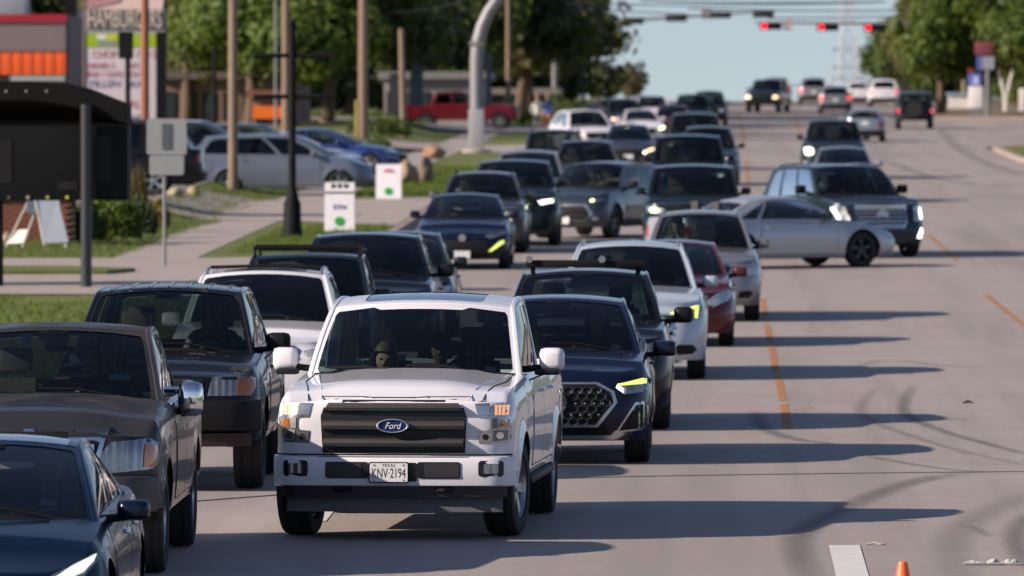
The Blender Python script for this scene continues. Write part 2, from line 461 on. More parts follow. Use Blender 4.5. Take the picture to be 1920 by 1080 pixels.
CARS = {}
def car(name, label, cat, pmat, pos, yaw=0.0, base=SUV, group=None, det=2, key=None, reverse=False, **kw):
    p = dict(base); p.update(kw)
    g = lambda k, d=None: p.get(k, d)
    hw, L, fo, wb, R, tw, gc = (p[k] for k in ('hw', 'L', 'fo', 'wb', 'R', 'tw', 'gc'))
    Yf, Yr = -fo, L - fo
    cy, ry0, ry1, ty = p['cy'], p['ry0'], p['ry1'], p['ty']
    Ra = R * g('arch', 1.17); flare = g('flare', .018)
    pick = p['kind'] == 'pickup'
    # --- place
    if pos[0] == 'c': O = G(pos[1], pos[2], .135 if pos[1] < 1000 and pos[2] < 372 else 0)
    else:                                            # roof pixel
        px, py = pos[1:3]; Hh = p['rz']; q = G(px, py, Hh)
        O = Vector((q.x, q.y, 0)); off = Vector((0, ry0 + .35, 0)); off.rotate(Matrix.Rotation(yaw, 3, 'Z')); O = O - off
    if reverse: v_ = Vector((0, wb, 0)); v_.rotate(Matrix.Rotation(yaw, 3, 'Z')); O = O + v_; yaw += PI
    O.z = gzq(O) + g('dz', .135 if O.x < -7 else 0.0)
    slope = (gz(O.y + 3) - gz(O.y - 1)) / 4
    root = empty(name, O); root.rotation_euler = (Matrix.Rotation(math.atan(slope), 3, 'X') @ Matrix.Rotation(yaw, 3, 'Z')).to_euler()
    tag(root, label, cat, group)
    # --- functions of the body
    ztab = [(Yf, p['hz0']), (Yf + .35*(cy-Yf), p['hz0'] + .55*(p['hz1']-p['hz0'])), (cy, p['hz1']), (cy+.25, p['hz1']+.01), (ty, p['bz']), (Yr, p['tz'])]
    if g('ztab'): ztab = g('ztab')
    zt = lambda y: interp(ztab, y)
    fprof, sprof = p['fprof'], p['sprof']; rprof = g('rprof', [(.25, .12), (.4, .02), (.6, 0), (.8, .03), (1.0, .05), (1.3, .07)])
    def nose(a):
        a0 = 1 - p['cr']/hw; q = max(0, (a-a0)/(1-a0)); return Yf + p['bow']*a*a + p['cr']*(1-math.sqrt(max(0, 1-q*q)))
    def tail(a):
        a0 = 1 - p['rcrn']/hw; q = max(0, (a-a0)/(1-a0)); return Yr - .06*a*a - p['rcrn']*(1-math.sqrt(max(0, 1-q*q)))
    def zb(y):
        for yw in (0, wb):
            d = abs(y-yw)
            if d < Ra*.9995: return R + math.sqrt(Ra*Ra-d*d)
        return p['zfb'] if y < 0 else (p['zrb'] if y > wb else gc)
    ycorn, ytail = nose(1), tail(1)
    st = []
    nn = 11
    for i in range(nn): a = math.sin(PI/2*i/nn); st.append((hw*a, nose(a), 'n'))
    ys = []
    for yw in (0, wb):
        ys += [yw - Ra*1.001, yw + Ra*1.001] + [yw - Ra*math.cos(PI*i/14)*.999 for i in range(15)]
    y = ycorn
    while y < ytail:
        if all(abs(y-q) > .06 for q in ys): ys.append(y)
        y += .19
    ys += [ytail]
    for q in (cy, ty):
        if all(abs(q-z) > .02 for z in ys): ys.append(q)
    ys = sorted(q for q in ys if ycorn - 1e-6 <= q <= ytail + 1e-6)
    st += [(hw, q, 's') for q in ys]
    for i in range(8): a = math.cos(PI/2*(i+1)/8); st.append((hw*a, tail(a), 't'))
    ym = (Yf+Yr)/2
    def taper(y): return 1 - g('taper', .03)*abs((y-ym)/(L/2))**3.5
    T = [0, .05, .12, .22, .34, .46, .58, .69, .79, .87, .93, .97, 1]
    def section(xc, yc, typ):
        z0, z1 = zb(yc), zt(yc); a = xc/hw
        if typ == 'n': z1 -= p['hdrop']*a*a
        wnose = 1 - sstep(Yf+.02, ycorn+.45, yc); wtail = sstep(ytail-.3, Yr-.02, yc)
        out = []
        for t in T:
            z = z0 + (z1-z0)*t; ta = (z-gc)/(z1-gc)
            x = xc*interp(sprof, ta)*taper(yc)
            if typ == 's' and flare:
                for yw in (0, wb):
                    rr = math.hypot(yc-yw, z-R)
                    if rr > Ra*.98: x += flare*math.exp(-((rr-Ra)/.07)**2)
            yy = yc + wnose*interp(fprof, z) - wtail*interp(rprof, z)
            out.append((x, yy, z))
        xs, y1, zz = out[-1]
        hood = yc <= cy + .05; deck = yc >= ty - .02
        if hood or (deck and not pick):
            cr_ = p['hcr']*(1 if hood else .6)*(.35+.65*sstep(Yf, Yf+.6, yc) if hood else 1)
            for k in (.95, .86, .72, .56, .4, .2, 0):
                b_ = cr_*(1-k*k)
                if hood and g('dome'): b_ += g('dome')*(1-sstep(.5, .68, k))*sstep(Yf, Yf+.5, yc)
                out.append((xs*k, y1, zz + b_))
        elif deck and pick:
            inn = yc < Yr - .1
            for k, dz in ((.97, .005), (.93, .0), (.915, -.45 if inn else 0), (.6, -.45 if inn else 0), (.4, -.45 if inn else 0), (.2, -.45 if inn else 0), (0, -.45 if inn else 0)): out.append((xs*k, y1, zz+dz))
        else:
            for k in range(7): out.append((min(xs, p['gw']-.02), y1, zz - .01))
        return out
    secs = [section(*q) for q in st]
    B = MB(); nr = len(secs[0])
    for sg in (1, -1):
        V = [(sg*x, y, z) for s_ in secs for (x, y, z) in s_]
        Fc = []
        for i in range(len(secs)-1):
            for j in range(nr-1):
                q = (i*nr+j, (i+1)*nr+j, (i+1)*nr+j+1, i*nr+j+1)
                pts = {tuple(round(c, 4) for c in V[k]) for k in q}
                if len(pts) < 3: continue
                if st[i][1] > cy-.01 and st[i+1][1] < ty+.01 and j >= len(T): continue
                Fc.append(q if sg > 0 else q[::-1])
        B.add(V, Fc)
    # --- greenhouse surfaces
    zA = zt(cy) - .02; zD = zt(ty) - .02; rcr = p['rcr']; gwA = g('gwA', p['gw']); gwD = g('gwD', p['gw']*.97); rw = p['rw']; rw1 = g('rw1', rw*.97)
    zB = p['rz'] - rcr - g('arch_r', .03) - g('rdrop0', 0.0); zC = p['rz'] - rcr - g('arch_r', .03) - g('rdrop', .05); ar = g('arch_r', .03) + g('rdrop', .05)*.4
    wsb, rb = p['wsb'], g('rb', .10); bl = g('bulge', .03)
    ztop = lambda u: zB + (zC-zB)*u + ar*4*u*(1-u)*(1 if g('rdrop0') is None else 1)
    xt = lambda u: rw + (rw1-rw)*u
    def ws(s, t):
        e = 1-s*s; sn = math.sin(PI*t)
        return Vector((s*(gwA+(rw-gwA)*t), cy+(ry0-cy)*t - wsb*e*(1-.5*t) - bl*sn, zA+(zB-zA)*t + rcr*e*t + p['hcr']*e*(1-t) + bl*sn))
    def side(u, t):
        yb = cy+(ty-cy)*u; yt = ry0+(ry1-ry0)*u; sn = math.sin(PI*t)
        xb = gwA+(gwD-gwA)*u; zz = zt(yb)-.02
        return Vector((xb+(xt(u)-xb)*t + .03*sn*min(1, 6*u*(1-u)), yb+(yt-yb)*t - bl*sn*(1-u), zz+(ztop(u)-zz)*t + bl*sn*(1-u)))
    def roof(s, u):
        e = 1-s*s; return Vector((s*xt(u), ry0+(ry1-ry0)*u - wsb*.5*e*(1-u) + rb*.5*e*u, ztop(u)+rcr*e))
    def back(s, t):
        e = 1-s*s; return Vector((s*(gwD+(rw1-gwD)*t), ty+(ry1-ty)*t + rb*e*(1-.5*t), zD+(zC-zD)*t + rcr*e*t))
    def emitS(fn, poly, step, holes=(), flip=False, mb=B, m=0):
        V2, T2 = cdt(poly, step, holes)
        mb.add([fn(*q) for q in V2], [t[::-1] if flip else t for t in T2], m)
    sq = [(-1, 0), (1, 0), (1, 1), (-1, 1)]
    wpoly = g('wpoly') or [(-.90, .04), (-.6, .025), (0, .02), (.6, .025), (.90, .04), (.925, .08), (.92, .88), (.89, .93), (.6, .945), (0, .95), (-.6, .945), (-.89, .93), (-.92, .88), (-.925, .08)]
    bpoly = g('bpoly') or [(-.84, .08), (.84, .08), (.86, .82), (.8, .88), (-.8, .88), (-.86, .82)]
    sw = g('sw')
    if sw is None:
        sw = {'suv': [(.05, .335), (.365, .665), (.70, .94)], 'pickup': [(.06, .49), (.53, .93)], 'sedan': [(.06, .47), (.51, .90)]}[p['kind']]
    spolys = []
    for k, (u0, u1) in enumerate(sw):
        t1 = .90
        pl = [(u0, .06), (u1, .06), (u1, t1), (u0 + (.02 if k == 0 else 0), t1)]
        if k == len(sw)-1 and p['kind'] != 'pickup': pl = [(u0, .06), (u1-.02, .06), (u1, .12), (u1-.015, t1-.12), (u1-.06, t1), (u0, t1)]
        if g('quarter') and k == len(sw)-1: pl = g('quarter')
        spolys.append(pl)
    emitS(ws, sq, (.2, .16), [wpoly]); emitS(back, sq, (.25, .25), [bpoly], True)
    emitS(lambda u, t: side(u, t), [(0, 0), (1, 0), (1, 1), (0, 1)], (.1, .16), spolys)
    emitS(lambda u, t: Vector((-side(u, t).x, *side(u, t)[1:])), [(0, 0), (1, 0), (1, 1), (0, 1)], (.1, .16), spolys, True)
    emitS(roof, sq, (.2, .1), [g('sunroof')] if g('sunroof') else ())
    for sg in (1, -1):
        pth = [side(0, q/8) for q in range(9)] + [side(q/12, 1) for q in range(1, 13)] + [side(1, 1-q/6) for q in range(1, 7)]
        B.tube([(sg*(v.x-.012), v.y+.006, v.z-.014) for v in pth], g('pillar', .030), 8)
    B.tube([roof(-1+2*q/14, 0) + Vector((0, .012, -.018)) for q in range(15)], .024, 8)
    B.tube([roof(-1+2*q/14, 1) + Vector((0, -.01, -.02)) for q in range(15)], .026, 8)
    bm = bmesh.new()
    me = B.mesh('body', [pmat], 0); bm.from_mesh(me); bmesh.ops.remove_doubles(bm, verts=bm.verts[:], dist=.0008)
    bvh = BVHTree.FromBMesh(bm)
    bm.to_mesh(me); bm.free()
    me.polygons.foreach_set('use_smooth', [True]*len(me.polygons)); me.set_sharp_from_angle(angle=math.radians(38))
    body = link('body', me, root)
    DIR = {'front': Vector((0, 1, 0)), 'rear': Vector((0, -1, 0)), 'right': Vector((-1, 0, 0)), 'left': Vector((1, 0, 0)), 'top': Vector((0, 0, -1))}
    def hit(axis, a, b):
        d = DIR[axis]
        o = {'front': Vector((a, -9, b)), 'rear': Vector((a, 9, b)), 'right': Vector((5, a, b)), 'left': Vector((-5, a, b)), 'top': Vector((a, b, 5))}[axis]
        return bvh.ray_cast(o, d)[0]
    def patch(nm, poly, mat, axis='front', off=.004, thick=.015, step=.07, parent=None, flat=False):
        d = DIR[axis]; V2, T2 = cdt(poly, step); pts = []; last = None; miss = []
        for i, q in enumerate(V2):
            h = hit(axis, *q)
            if h is None: miss.append(i); pts.append(None)
            else: last = h; pts.append(h - d*off)
        if last is None: return None
        good = [v for v in pts if v is not None]
        for i in miss:
            a, b = V2[i]
            ref = {'front': (0, 2), 'rear': (0, 2), 'right': (1, 2), 'left': (1, 2), 'top': (0, 1)}[axis]
            n = min(good, key=lambda v: (v[ref[0]]-a)**2 + (v[ref[1]]-b)**2); v = n.copy(); v[ref[0]] = a; v[ref[1]] = b; pts[i] = v
        if flat:
            ax = {'front': 1, 'rear': 1, 'right': 0, 'left': 0, 'top': 2}[axis]; vals = sorted(v[ax] for v in pts); md = vals[0] if d[ax] > 0 else vals[-1]
            for v in pts: v[ax] = md
        from collections import Counter
        cnt = Counter(); 
        for t in T2:
            for i in range(3): cnt[(t[i], t[(i+1) % 3])] += 1
        bd = [e for e in cnt if (e[1], e[0]) not in cnt]
        mb = MB(); n = len(pts)
        V = [v[:] for v in pts] + [(v + d*(thick+off))[:] for v in pts]
        mb.add(V, list(T2) + [(a, b, n+b, n+a) for a, b in bd])
        return mb.build(nm, mat, parent or root, 35)
    def both(nm, poly, mat, **k):
        r = []
        for sg in (1, -1): r.append(patch(nm, [(sg*a, b) for a, b in poly], mat, **k))
        return r
    C = dict(root=root, p=p, patch=patch, both=both, hit=hit, ws=ws, side=side, roof=roof, back=back, zt=zt, nose=nose, tail=tail, Yf=Yf, Yr=Yr, body=body, O=O, zA=zA, bvh=bvh, pmat=pmat)
    if key: CARS[key] = C
    # --- glass
    def pane(nm, fn, poly, step, mat, inset=.006, parent=None):
        V2, T2 = cdt(poly, step); mb = MB(); V = []
        for a, b in V2:
            q = fn(a, b); e = .01; n_ = (fn(a+e, b)-q).cross(fn(a, b+e)-q)
            if n_.length > 0: n_.normalize()
            V.append((q, n_))
        mb.add([(q - n_*inset)[:] for q, n_ in V], T2)
        return mb.build(nm, mat, parent or root, 60, fix=False)
    gm = g('glass', M_GLASS); tm = g('tint', M_TINT)
    pane('windshield', ws, wpoly, (.25, .25), gm)
    pane('rear_window', lambda s, t: back(-s, t), bpoly, (.3, .3), tm)
    if g('sunroof'): pane('sunroof', roof, g('sunroof'), (.3, .2), g('srmat', M_TINT), .004)
    for k, pl in enumerate(spolys):
        m_ = gm if (k == 0 and not g('alltint')) else tm
        pane('side_window', side, pl, (.12, .3), m_)
        pane('side_window', lambda u, t: Vector((-side(u, t).x, *side(u, t)[1:])), pl, (.12, .3), m_, -.006)
    if g('frit', True) and det >= 2:
        mb = MB(); emitS(lambda s, t: ws(s, t)+Vector((0, -.003, .002)), [(-.97, -.02), (.97, -.02), (.95, .05), (0, .045), (-.95, .05)], (.2, .1), (), False, mb); mb.build('cowl_panel', M_BLACK, root)
    # --- underbody and cabin
    U = MB()
    U.box((-hw+.30, Yf+.28, gc+.01), (hw-.30, Yr-.30, min(p['hz0'], p['tz'])-.22))
    for yw in (0, wb):
        for sg in (1, -1):
            vs_ = []; n_ = 12
            for k in range(n_+1):
                a = PI*k/n_; 
                for x in (hw-.33, hw-.06): vs_.append((sg*x, yw-(Ra+.004)*math.cos(a), R+(Ra+.004)*math.sin(a)))
            U.add(vs_, [(2*k, 2*k+1, 2*k+3, 2*k+2) for k in range(n_)])
    U.build('underbody', M_UNDER, root, 30)
    sm = g('seatmat', M_SEAT); gw = p['gw']
    I = MB(); x0 = gw-.06; y0, y1 = cy+.12, ty-.12; z0 = gc+.10
    zb_ = min(zt(cy), zt(ty))-.05
    I.add([(-x0, y0, z0), (x0, y0, z0), (x0, y1, z0), (-x0, y1, z0), (-x0, y0, zb_), (x0, y0, zb_), (x0, y1, zb_), (-x0, y1, zb_)], [(0,1,2,3),(0,4,5,1),(1,5,6,2),(2,6,7,3),(3,7,4,0)])
    I.add([roof(-.93+1.86*i/6, .02+.96*j/6)-Vector((0, 0, .035)) for i in range(7) for j in range(7)], [(i*7+j, i*7+j+1, (i+1)*7+j+1, (i+1)*7+j) for i in range(6) for j in range(6)])
    I.build('cabin_trim', M_CABIN, root, 30, fix=False)
    D_ = MB(); D_.box((-x0+.02, cy-.02, zA-.30), (x0-.02, cy+.50, zA-.03), bev=.06); D_.box((.16, cy+.3, zA-.1), (.56, cy+.52, zA+.03), bev=.05)
    D_.build('dashboard', g('dashmat', M_CABIN), root)
    sy = cy + g('seat_y', 1.45); sz = g('seat_z', zA-.52)
    C['seat'] = (sy, sz)
    for x in (-.38, .38): link('seat', seat_mesh(sm), root, (x, sy, sz))
    if det >= 1 and p['kind'] != 'pickup' or det >= 2:
        for x in (-.38, .38): 
            if sy+.9 < ty-.1: link('seat', seat_mesh(sm), root, (x, sy+.88, sz+.02))
    if det >= 1:
        link('steering_wheel', misc('stw', wheel_torus), root, (.38, cy+.62, zA-.02), (math.radians(-25), 0, 0))
        q = ws(0, .86); b = MB(); b.box((-.12, .06, -.035), (.12, .09, .03), bev=.012); b.tube([(0, .02, .0), (0, .07, 0)], .01, 6); b.build('rear_view_mirror', M_BLACK, root, loc=q)
        for s0, t0, s1, t1 in ((.62, .02, -.08, .09), (-.15, .02, -.80, .085)):
            w = MB(); off = Vector((0, -.02, .012))
            w.tube([ws(s0, t0)+off, ws((s0+s1)/2, t1*.9)+off*1.5, ws(s1, t1)+off], .011, 6); w.build('wiper', M_BLACK, root)
    # --- wheels
    style = g('rim', 'five'); rmat = g('rimmat', M_ALLOY); steer = g('steer', 0)
    for yw in (0, wb):
        for sg in (1, -1):
            rz_ = (0 if sg > 0 else PI) + (steer if yw == 0 else 0)
            w = link('wheel', rim_mesh(R, tw, style, rmat), root, (sg*(hw-tw/2-.015), yw, R), (random.random()*3, 0, rz_))
            w.rotation_euler = (Matrix.Rotation(rz_, 3, 'Z') @ Matrix.Rotation(random.random()*6, 3, 'X')).to_euler()
            link('tyre', wheel_meshes(R, tw, style)[0], w)
    # --- mirrors
    mw, mh, md, mx, mz, my = g('mirror', (.20, .15, .12, hw+.05, zA+.10, cy+.38)); mmat = g('mirmat', pmat)
    for sg in (1, -1):
        b = mirror_shell(mw, mh, md, mmat)
        o = b.build('side_mirror', mmat, root, 60, loc=(sg*mx, my, mz))
        a = MB(); sx_ = side(.08, .05)
        a.tube([(sg*(sx_.x-.02), my+.02, mz-mh*.45), (sg*(mx-mw*.2), my, mz-mh*.32)], [.03, .026], 8); a.build('mirror_arm', M_BLACK, root)
        gl = MB(); gl.prism(rrect(-mw*.42, -mh*.4, mw*.42, mh*.4, .03), 0, .006); gl.build('mirror_glass', M_CHROME, o, loc=(0, md*.5-.006, 0))
    # --- front end
    if not g('nofront'):
        hz = p['hz0']
        lamp = g('lamp', [(hw*.55, hz-.10), (hw*.60, hz-.19), (hw*.90, hz-.16), (hw*.955, hz-.02), (hw*.8, hz-.04)])
        gr = g('grille', [(-.42, hz-.30), (.42, hz-.30), (.48, hz-.10), (.40, hz-.05), (-.40, hz-.05), (-.48, hz-.10)])
        if g('gframe'):
            k = g('gframe_k', 1.07); cz = sum(b for a, b in gr)/len(gr)
            patch('grille_surround', [(a*k, cz+(b-cz)*(k+.05)) for a, b in gr], g('gframe'), off=.006, thick=.03)
        if gr:
            go = patch('grille', gr, g('gmat', M_BLACK), off=.012, thick=.03)
            z0, z1 = min(b for a, b in gr), max(b for a, b in gr); nb = g('gbars', 3)
            if det >= 1 and nb:
                for k in range(nb):
                    zc = z0+(z1-z0)*(k+.5)/nb; hh = (z1-z0)/nb*g('gbar_h', .22)
                    xs = [a for a, b in gr]; wid = []
                    n_ = len(gr)
                    for i in range(n_):
                        (a1, b1), (a2, b2) = gr[i], gr[(i+1) % n_]
                        if (b1-zc)*(b2-zc) < 0: wid.append(a1+(a2-a1)*(zc-b1)/(b2-b1))
                    if len(wid) >= 2:
                        w0, w1 = min(wid)+.015, max(wid)-.015
                        patch('grille_bar', [(w0, zc-hh), (w1, zc-hh), (w1, zc+hh), (w0, zc+hh)], g('barmat', M_DARK), off=.03, thick=.012, step=.12, parent=go)
        lo = both('headlight', lamp, g('lampmat', M_LENSD), off=.006, step=.05)
        drl = g('drl')
        if drl:
            for sg, o in zip((1, -1), lo): patch('daytime_lamp', [(sg*a, b) for a, b in drl], g('drlmat', M_DRL), off=.014, step=.05, parent=o)
        if g('intake'): patch('lower_intake', g('intake'), M_BLACK, off=.008)
        if g('fog'):
            fo_ = both('fog_lamp', g('fog'), g('fogmat', M_BLACK), off=.009, step=.05)
        if g('emblem'):
            ez, er = g('emblem')[:2]; em = MB(); h = hit('front', 0, ez)
            if h: em.lathe([(0, .001), (0, er*.8), (-.012, er*.85), (-.012, er), (.02, er)], 'y', 20); em.build('emblem', g('emmat', M_CHROME), root, loc=(0, h.y-.035, ez))
        pz = g('plate', .42)
        if pz:
            h = hit('front', 0, pz)
            if h:
                b = MB(); b.box((-.152, -.006, -.076), (.152, .006, .076)); b.build('license_plate', M_PLATE, root, loc=(0, h.y-.03-g('plate_out', 0), pz))
    # --- rear end
    if g('rear'):
        tl = g('tail_lamp', [(hw*.60, .62), (hw*.97, .62), (hw*.97, .84), (hw*.62, .84)] if p['kind'] == 'sedan' else [(hw*.70, .80), (hw*.97, .80), (hw*.97, 1.02), (hw*.72, 1.0)])
        both('tail_lamp', tl, g('tailmat', M_TAIL), axis='rear', off=.006, step=.06)
        h = hit('rear', 0, .78); b = MB(); b.box((-.152, -.006, -.076), (.152, .006, .076)); b.build('license_plate', M_PLATE, root, loc=(0, h.y+.012, g('rplate', .82)))
        patch('rear_bumper', [(-hw*.93, p['zrb']+.02), (hw*.93, p['zrb']+.02), (hw*.93, p['zrb']+.24), (-hw*.93, p['zrb']+.24)], g('bumpmat', M_DARK), axis='rear', off=.03, thick=.05, step=.12)
    # --- extras
    if g('rails'):
        for sg in (1, -1):
            b = MB(); pts = []
            for i in range(13):
                u = .06+.88*i/12; q = roof(.93*sg, u); pts.append(q+Vector((0, 0, .045 if 0 < i < 12 else -.01)))
            b.tube(pts, .018, 6)
            for u in (.5,): q = roof(.93*sg, u); b.tube([q, q+Vector((0, 0, .045))], .016, 6)
            b.build('roof_rail', g('railmat', M_BLACK), root)
    if g('crossbars'):
        for u in g('crossbars'):
            b = MB(); b.tube([roof(-.93, u)+Vector((0, 0, .05)), roof(0, u)+Vector((0, 0, .055-.03)), roof(.93, u)+Vector((0, 0, .05))], .02, 6); b.build('roof_crossbar', M_BLACK, root)
    for sd in g('doors', ()):
        sgn = 1 if sd == 'right' else -1; nd = len(sw) if p['kind'] == 'pickup' else min(2, len(sw)); 
        if g('coupe'): nd = 1
        for k in range(nd):
            u0, u1 = sw[k][0]-.015, sw[k][1]+.015
            yb0, yb1 = cy+(ty-cy)*u0, cy+(ty-cy)*u1
            if k == 0: yb0 = max(yb0, Ra+.10)
            if k == nd-1 and not pick: yb1 = min(yb1, wb-Ra*.35)
            zt0, zt1 = zt(yb0)-.05, zt(yb1)-.05; zb0 = gc+.07
            pl = [(yb0, zb0), (min(yb1, wb-Ra-.04), zb0), (yb1, zb0+.38), (yb1, zt1), (yb0, zt0)]
            if yb1 < wb-Ra-.05: pl = [(yb0, zb0), (yb1, zb0), (yb1, zt1), (yb0, zt0)]
            cy_, cz_ = sum(a for a, _ in pl)/len(pl), sum(c for _, c in pl)/len(pl)
            patch('door_gap', [(a+(.014 if a > cy_ else -.014), c+(.012 if c > cz_ else -.012)) for a, c in pl], M_UNDER, axis=sd, off=.003, thick=.0, step=.14)
            o = patch('door', pl, pmat, axis=sd, off=.007, thick=.0, step=.14)
            if o:
                hy, hz_ = yb1-.22, zt1-.10; h = hit(sd, hy, hz_)
                if h: b = MB(); b.box((-.02, -.09, -.016), (.02, .09, .016), bev=.012); b.build('door_handle', g('handlemat', pmat), o, loc=(h.x+sgn*.02, hy, hz_))
    if g('cladding'):
        for sd in ('right', 'left'):
            patch('sill_cladding', [(Ra+.02, gc+.01), (wb-Ra-.02, gc+.01), (wb-Ra-.02, gc+.16), (Ra+.02, gc+.16)], M_DARK, axis=sd, off=.012, step=.2)
    if g('stickers'):
        for nm, pl, mt in g('stickers'): pane('windshield_sticker', ws, pl, (.5, .5), mt, .012)
    return C
def stk(s, t, w=.06, h=.045, mat=None): return ('s', [(s-w, t-h), (s+w, t-h), (s+w, t+h), (s-w, t+h)], mat or M_STICK)

# ------------------------------------------------------------------ ground, road, pavements
def ysteps(y0, y1):
    ys = [y0]; y = y0
    while y < y1 - 1e-6:
        y = min(y1, y + (4 if y < 760 else 60 if y < 1800 else 350)); ys.append(y)
    return ys
def sheet(name, xs, y0, y1, dz, mat, kind='structure', jitter=None):
    b = MB(); Y = ysteps(y0*1.5, y1*1.5); n = len(xs)
    b.add([(x + (jitter(x, y) if jitter else 0), y, gz(y) + dz + lift(x, y)) for y in Y for x in xs], [(i*n+j, i*n+j+1, (i+1)*n+j+1, (i+1)*n+j) for i in range(len(Y)-1) for j in range(n-1)])
    o = b.build(name, mat, None, 30, fix=False); o['kind'] = kind
    return o
def poly_sheet(name, pts, dz, mat, kind='structure', step=3.0, thick=0):
    pts = [(x, y*1.5) for x, y in pts]; V2, T2 = cdt(pts, step); b = MB(); b.add([(x, y, gz(y)+lift(x, y)+dz) for x, y in V2], T2)
    if thick:
        n = len(pts)
        for i in range(n):
            (xa, ya), (xb, yb) = pts[i], pts[(i+1) % n]; m = max(1, int(math.hypot(xb-xa, yb-ya)/2))
            for k in range(m):
                p = (xa+(xb-xa)*k/m, ya+(yb-ya)*k/m); q = (xa+(xb-xa)*(k+1)/m, ya+(yb-ya)*(k+1)/m)
                b.add([(p[0], p[1], gz(p[1])+dz), (q[0], q[1], gz(q[1])+dz), (q[0], q[1], gz(q[1])+dz-thick), (p[0], p[1], gz(p[1])+dz-thick)], [(0, 3, 2, 1)])
    o = b.build(name, mat, None, 0, fix=False)
    if kind: o['kind'] = kind
    return o
def concrete(name, col, streak=.0, sc=1.0):
    m, N, Lk, B = new_mat(name); nt = m.node_tree
    a = noise_tex(nt, .55*sc, 6, .6); c = mixc(nt, ramp(nt, a, .3, .7), tuple(k*.82 for k in col), tuple(k*1.14 for k in col))
    d = noise_tex(nt, 9*sc, 8, .7); c = mixc(nt, ramp(nt, d, .42, .75), c, tuple(k*.70 for k in col))
    e = noise_tex(nt, 55*sc, 3, .6); c = mixc(nt, ramp(nt, e, .3, .8), c, tuple(min(1, k*1.16) for k in col))
    if streak:
        s_ = noise_tex(nt, 1.0, 5, .6, 'Object', (1.35, .035, 1)); c = mixc(nt, ramp(nt, s_, .5, .78), c, tuple(k*(1-streak) for k in col))
        s2 = noise_tex(nt, 1.0, 3, .6, 'Object', (.55, .02, 1)); c = mixc(nt, ramp(nt, s2, .52, .75), c, tuple(k*(1-streak*.7) for k in col))
    Lk.new(c, B.inputs['Base Color']); B.inputs['Roughness'].default_value = .78; B.inputs['Specular IOR Level'].default_value = .35
    bump(nt, B, e, .25, .004)
    return m
def grass_mat(name, g1, g2, dry):
    m, N, Lk, B = new_mat(name); nt = m.node_tree
    c = mixc(nt, ramp(nt, noise_tex(nt, 1.1, 6, .65), .3, .7), g1, g2); c = mixc(nt, ramp(nt, noise_tex(nt, .28, 4, .6), .55, .8), c, dry)
    c = mixc(nt, ramp(nt, noise_tex(nt, 26, 4, .7), .3, .75), c, tuple(k*.55 for k in g1))
    Lk.new(c, B.inputs['Base Color']); B.inputs['Roughness'].default_value = .9
    bump(nt, B, noise_tex(nt, 18, 5, .7), .8, .05)
    return m
M_ROAD = concrete('road_concrete', (.322, .281, .259), .26)
M_WALK = concrete('pavement_concrete', (.36, .31, .28), 0, 1.4)
M_KERB = concrete('kerb_concrete', (.34, .27, .235), 0, 2)
M_LOT = concrete('lot_concrete', (.30, .27, .26), .1, .8)
M_GRASS = grass_mat('grass_ground', (.08, .115, .022), (.16, .20, .04), (.25, .22, .09))
M_VERGE = grass_mat('verge_grass', (.12, .155, .028), (.21, .25, .045), (.29, .26, .10))
M_DIRT = grass_mat('sandy_verge', (.22, .17, .12), (.30, .24, .18), (.17, .16, .08))

sheet('ground', [-1500, -400, -120, -60, -30, -14, -6.9, 0, 11.4, 16, 30, 60, 120, 400, 1500], -60, 6000, -.16, M_GRASS)
KX, KR = -6.95, 11.3
sheet('road', [KX, -5, -3, -1, 1, 3, 5, 7, 9, KR], -60, 560, 0, M_ROAD)
sheet('verge', [KX-.15, -8, -9, -10.6], 20, 480, .12, M_VERGE)
sheet('kerb', [KX-.15, KX-.145, KX-.02, KX+.01], 20, 480, .125, M_KERB)
b = MB(); Y = ysteps(30, 720)
b.add([(KX+dx, y, gz(y)+dz) for y in Y for dx, dz in ((.01, .125), (.03, .0))], [(2*i, 2*i+1, 2*i+3, 2*i+2) for i in range(len(Y)-1)]); o = b.build('kerb_face', M_KERB, bpy.data.objects['kerb'], 0, fix=False)
sheet('gutter', [KX+.02, KX+.45], 20, 480, .004, M_KERB)
sheet('pavement', [-11.35, -10.5, -9.7], 97, 480, .13, M_WALK, jitter=lambda x, y: .35*math.sin(y*.02+1))
sheet('lawn', [-60, -30, -18, -15, -14.3, -13.6, -12.9, -12.2, -11.8, -11.2, -10.55], 20, 480, .115, M_VERGE)
poly_sheet('driveway', [(-40, 97), (-9.6, 96.5), (-7.1, 94.5), (-7.1, 113.5), (-9.6, 111.5), (-40, 110.5)], .138, M_WALK)
poly_sheet('grass_island', [(-20, 103.5), (-11.0, 104.2), (-10.6, 105.4), (-12, 106.4), (-20, 106.6)], .20, M_VERGE, thick=.07)
poly_sheet('driveway', [(-13.9, 134), (-9.6, 133), (-7.1, 130), (-7.1, 153), (-9.6, 150), (-13.9, 149)], .138, M_WALK, step=1.0)
poly_sheet('parking_lot', [(-70, 127), (-13.6, 127), (-13.2, 226), (-16, 236), (-70, 236)], .125, M_LOT, step=1.5)
poly_sheet('driveway', [(-16, 214), (-9.6, 216), (-7.1, 213), (-7.1, 232), (-9.6, 229), (-16, 229)], .138, M_WALK)
poly_sheet('driveway', [(-40, 268), (-12, 266), (-7.1, 262), (-7.1, 284), (-11, 280), (-40, 284)], .138, M_LOT)
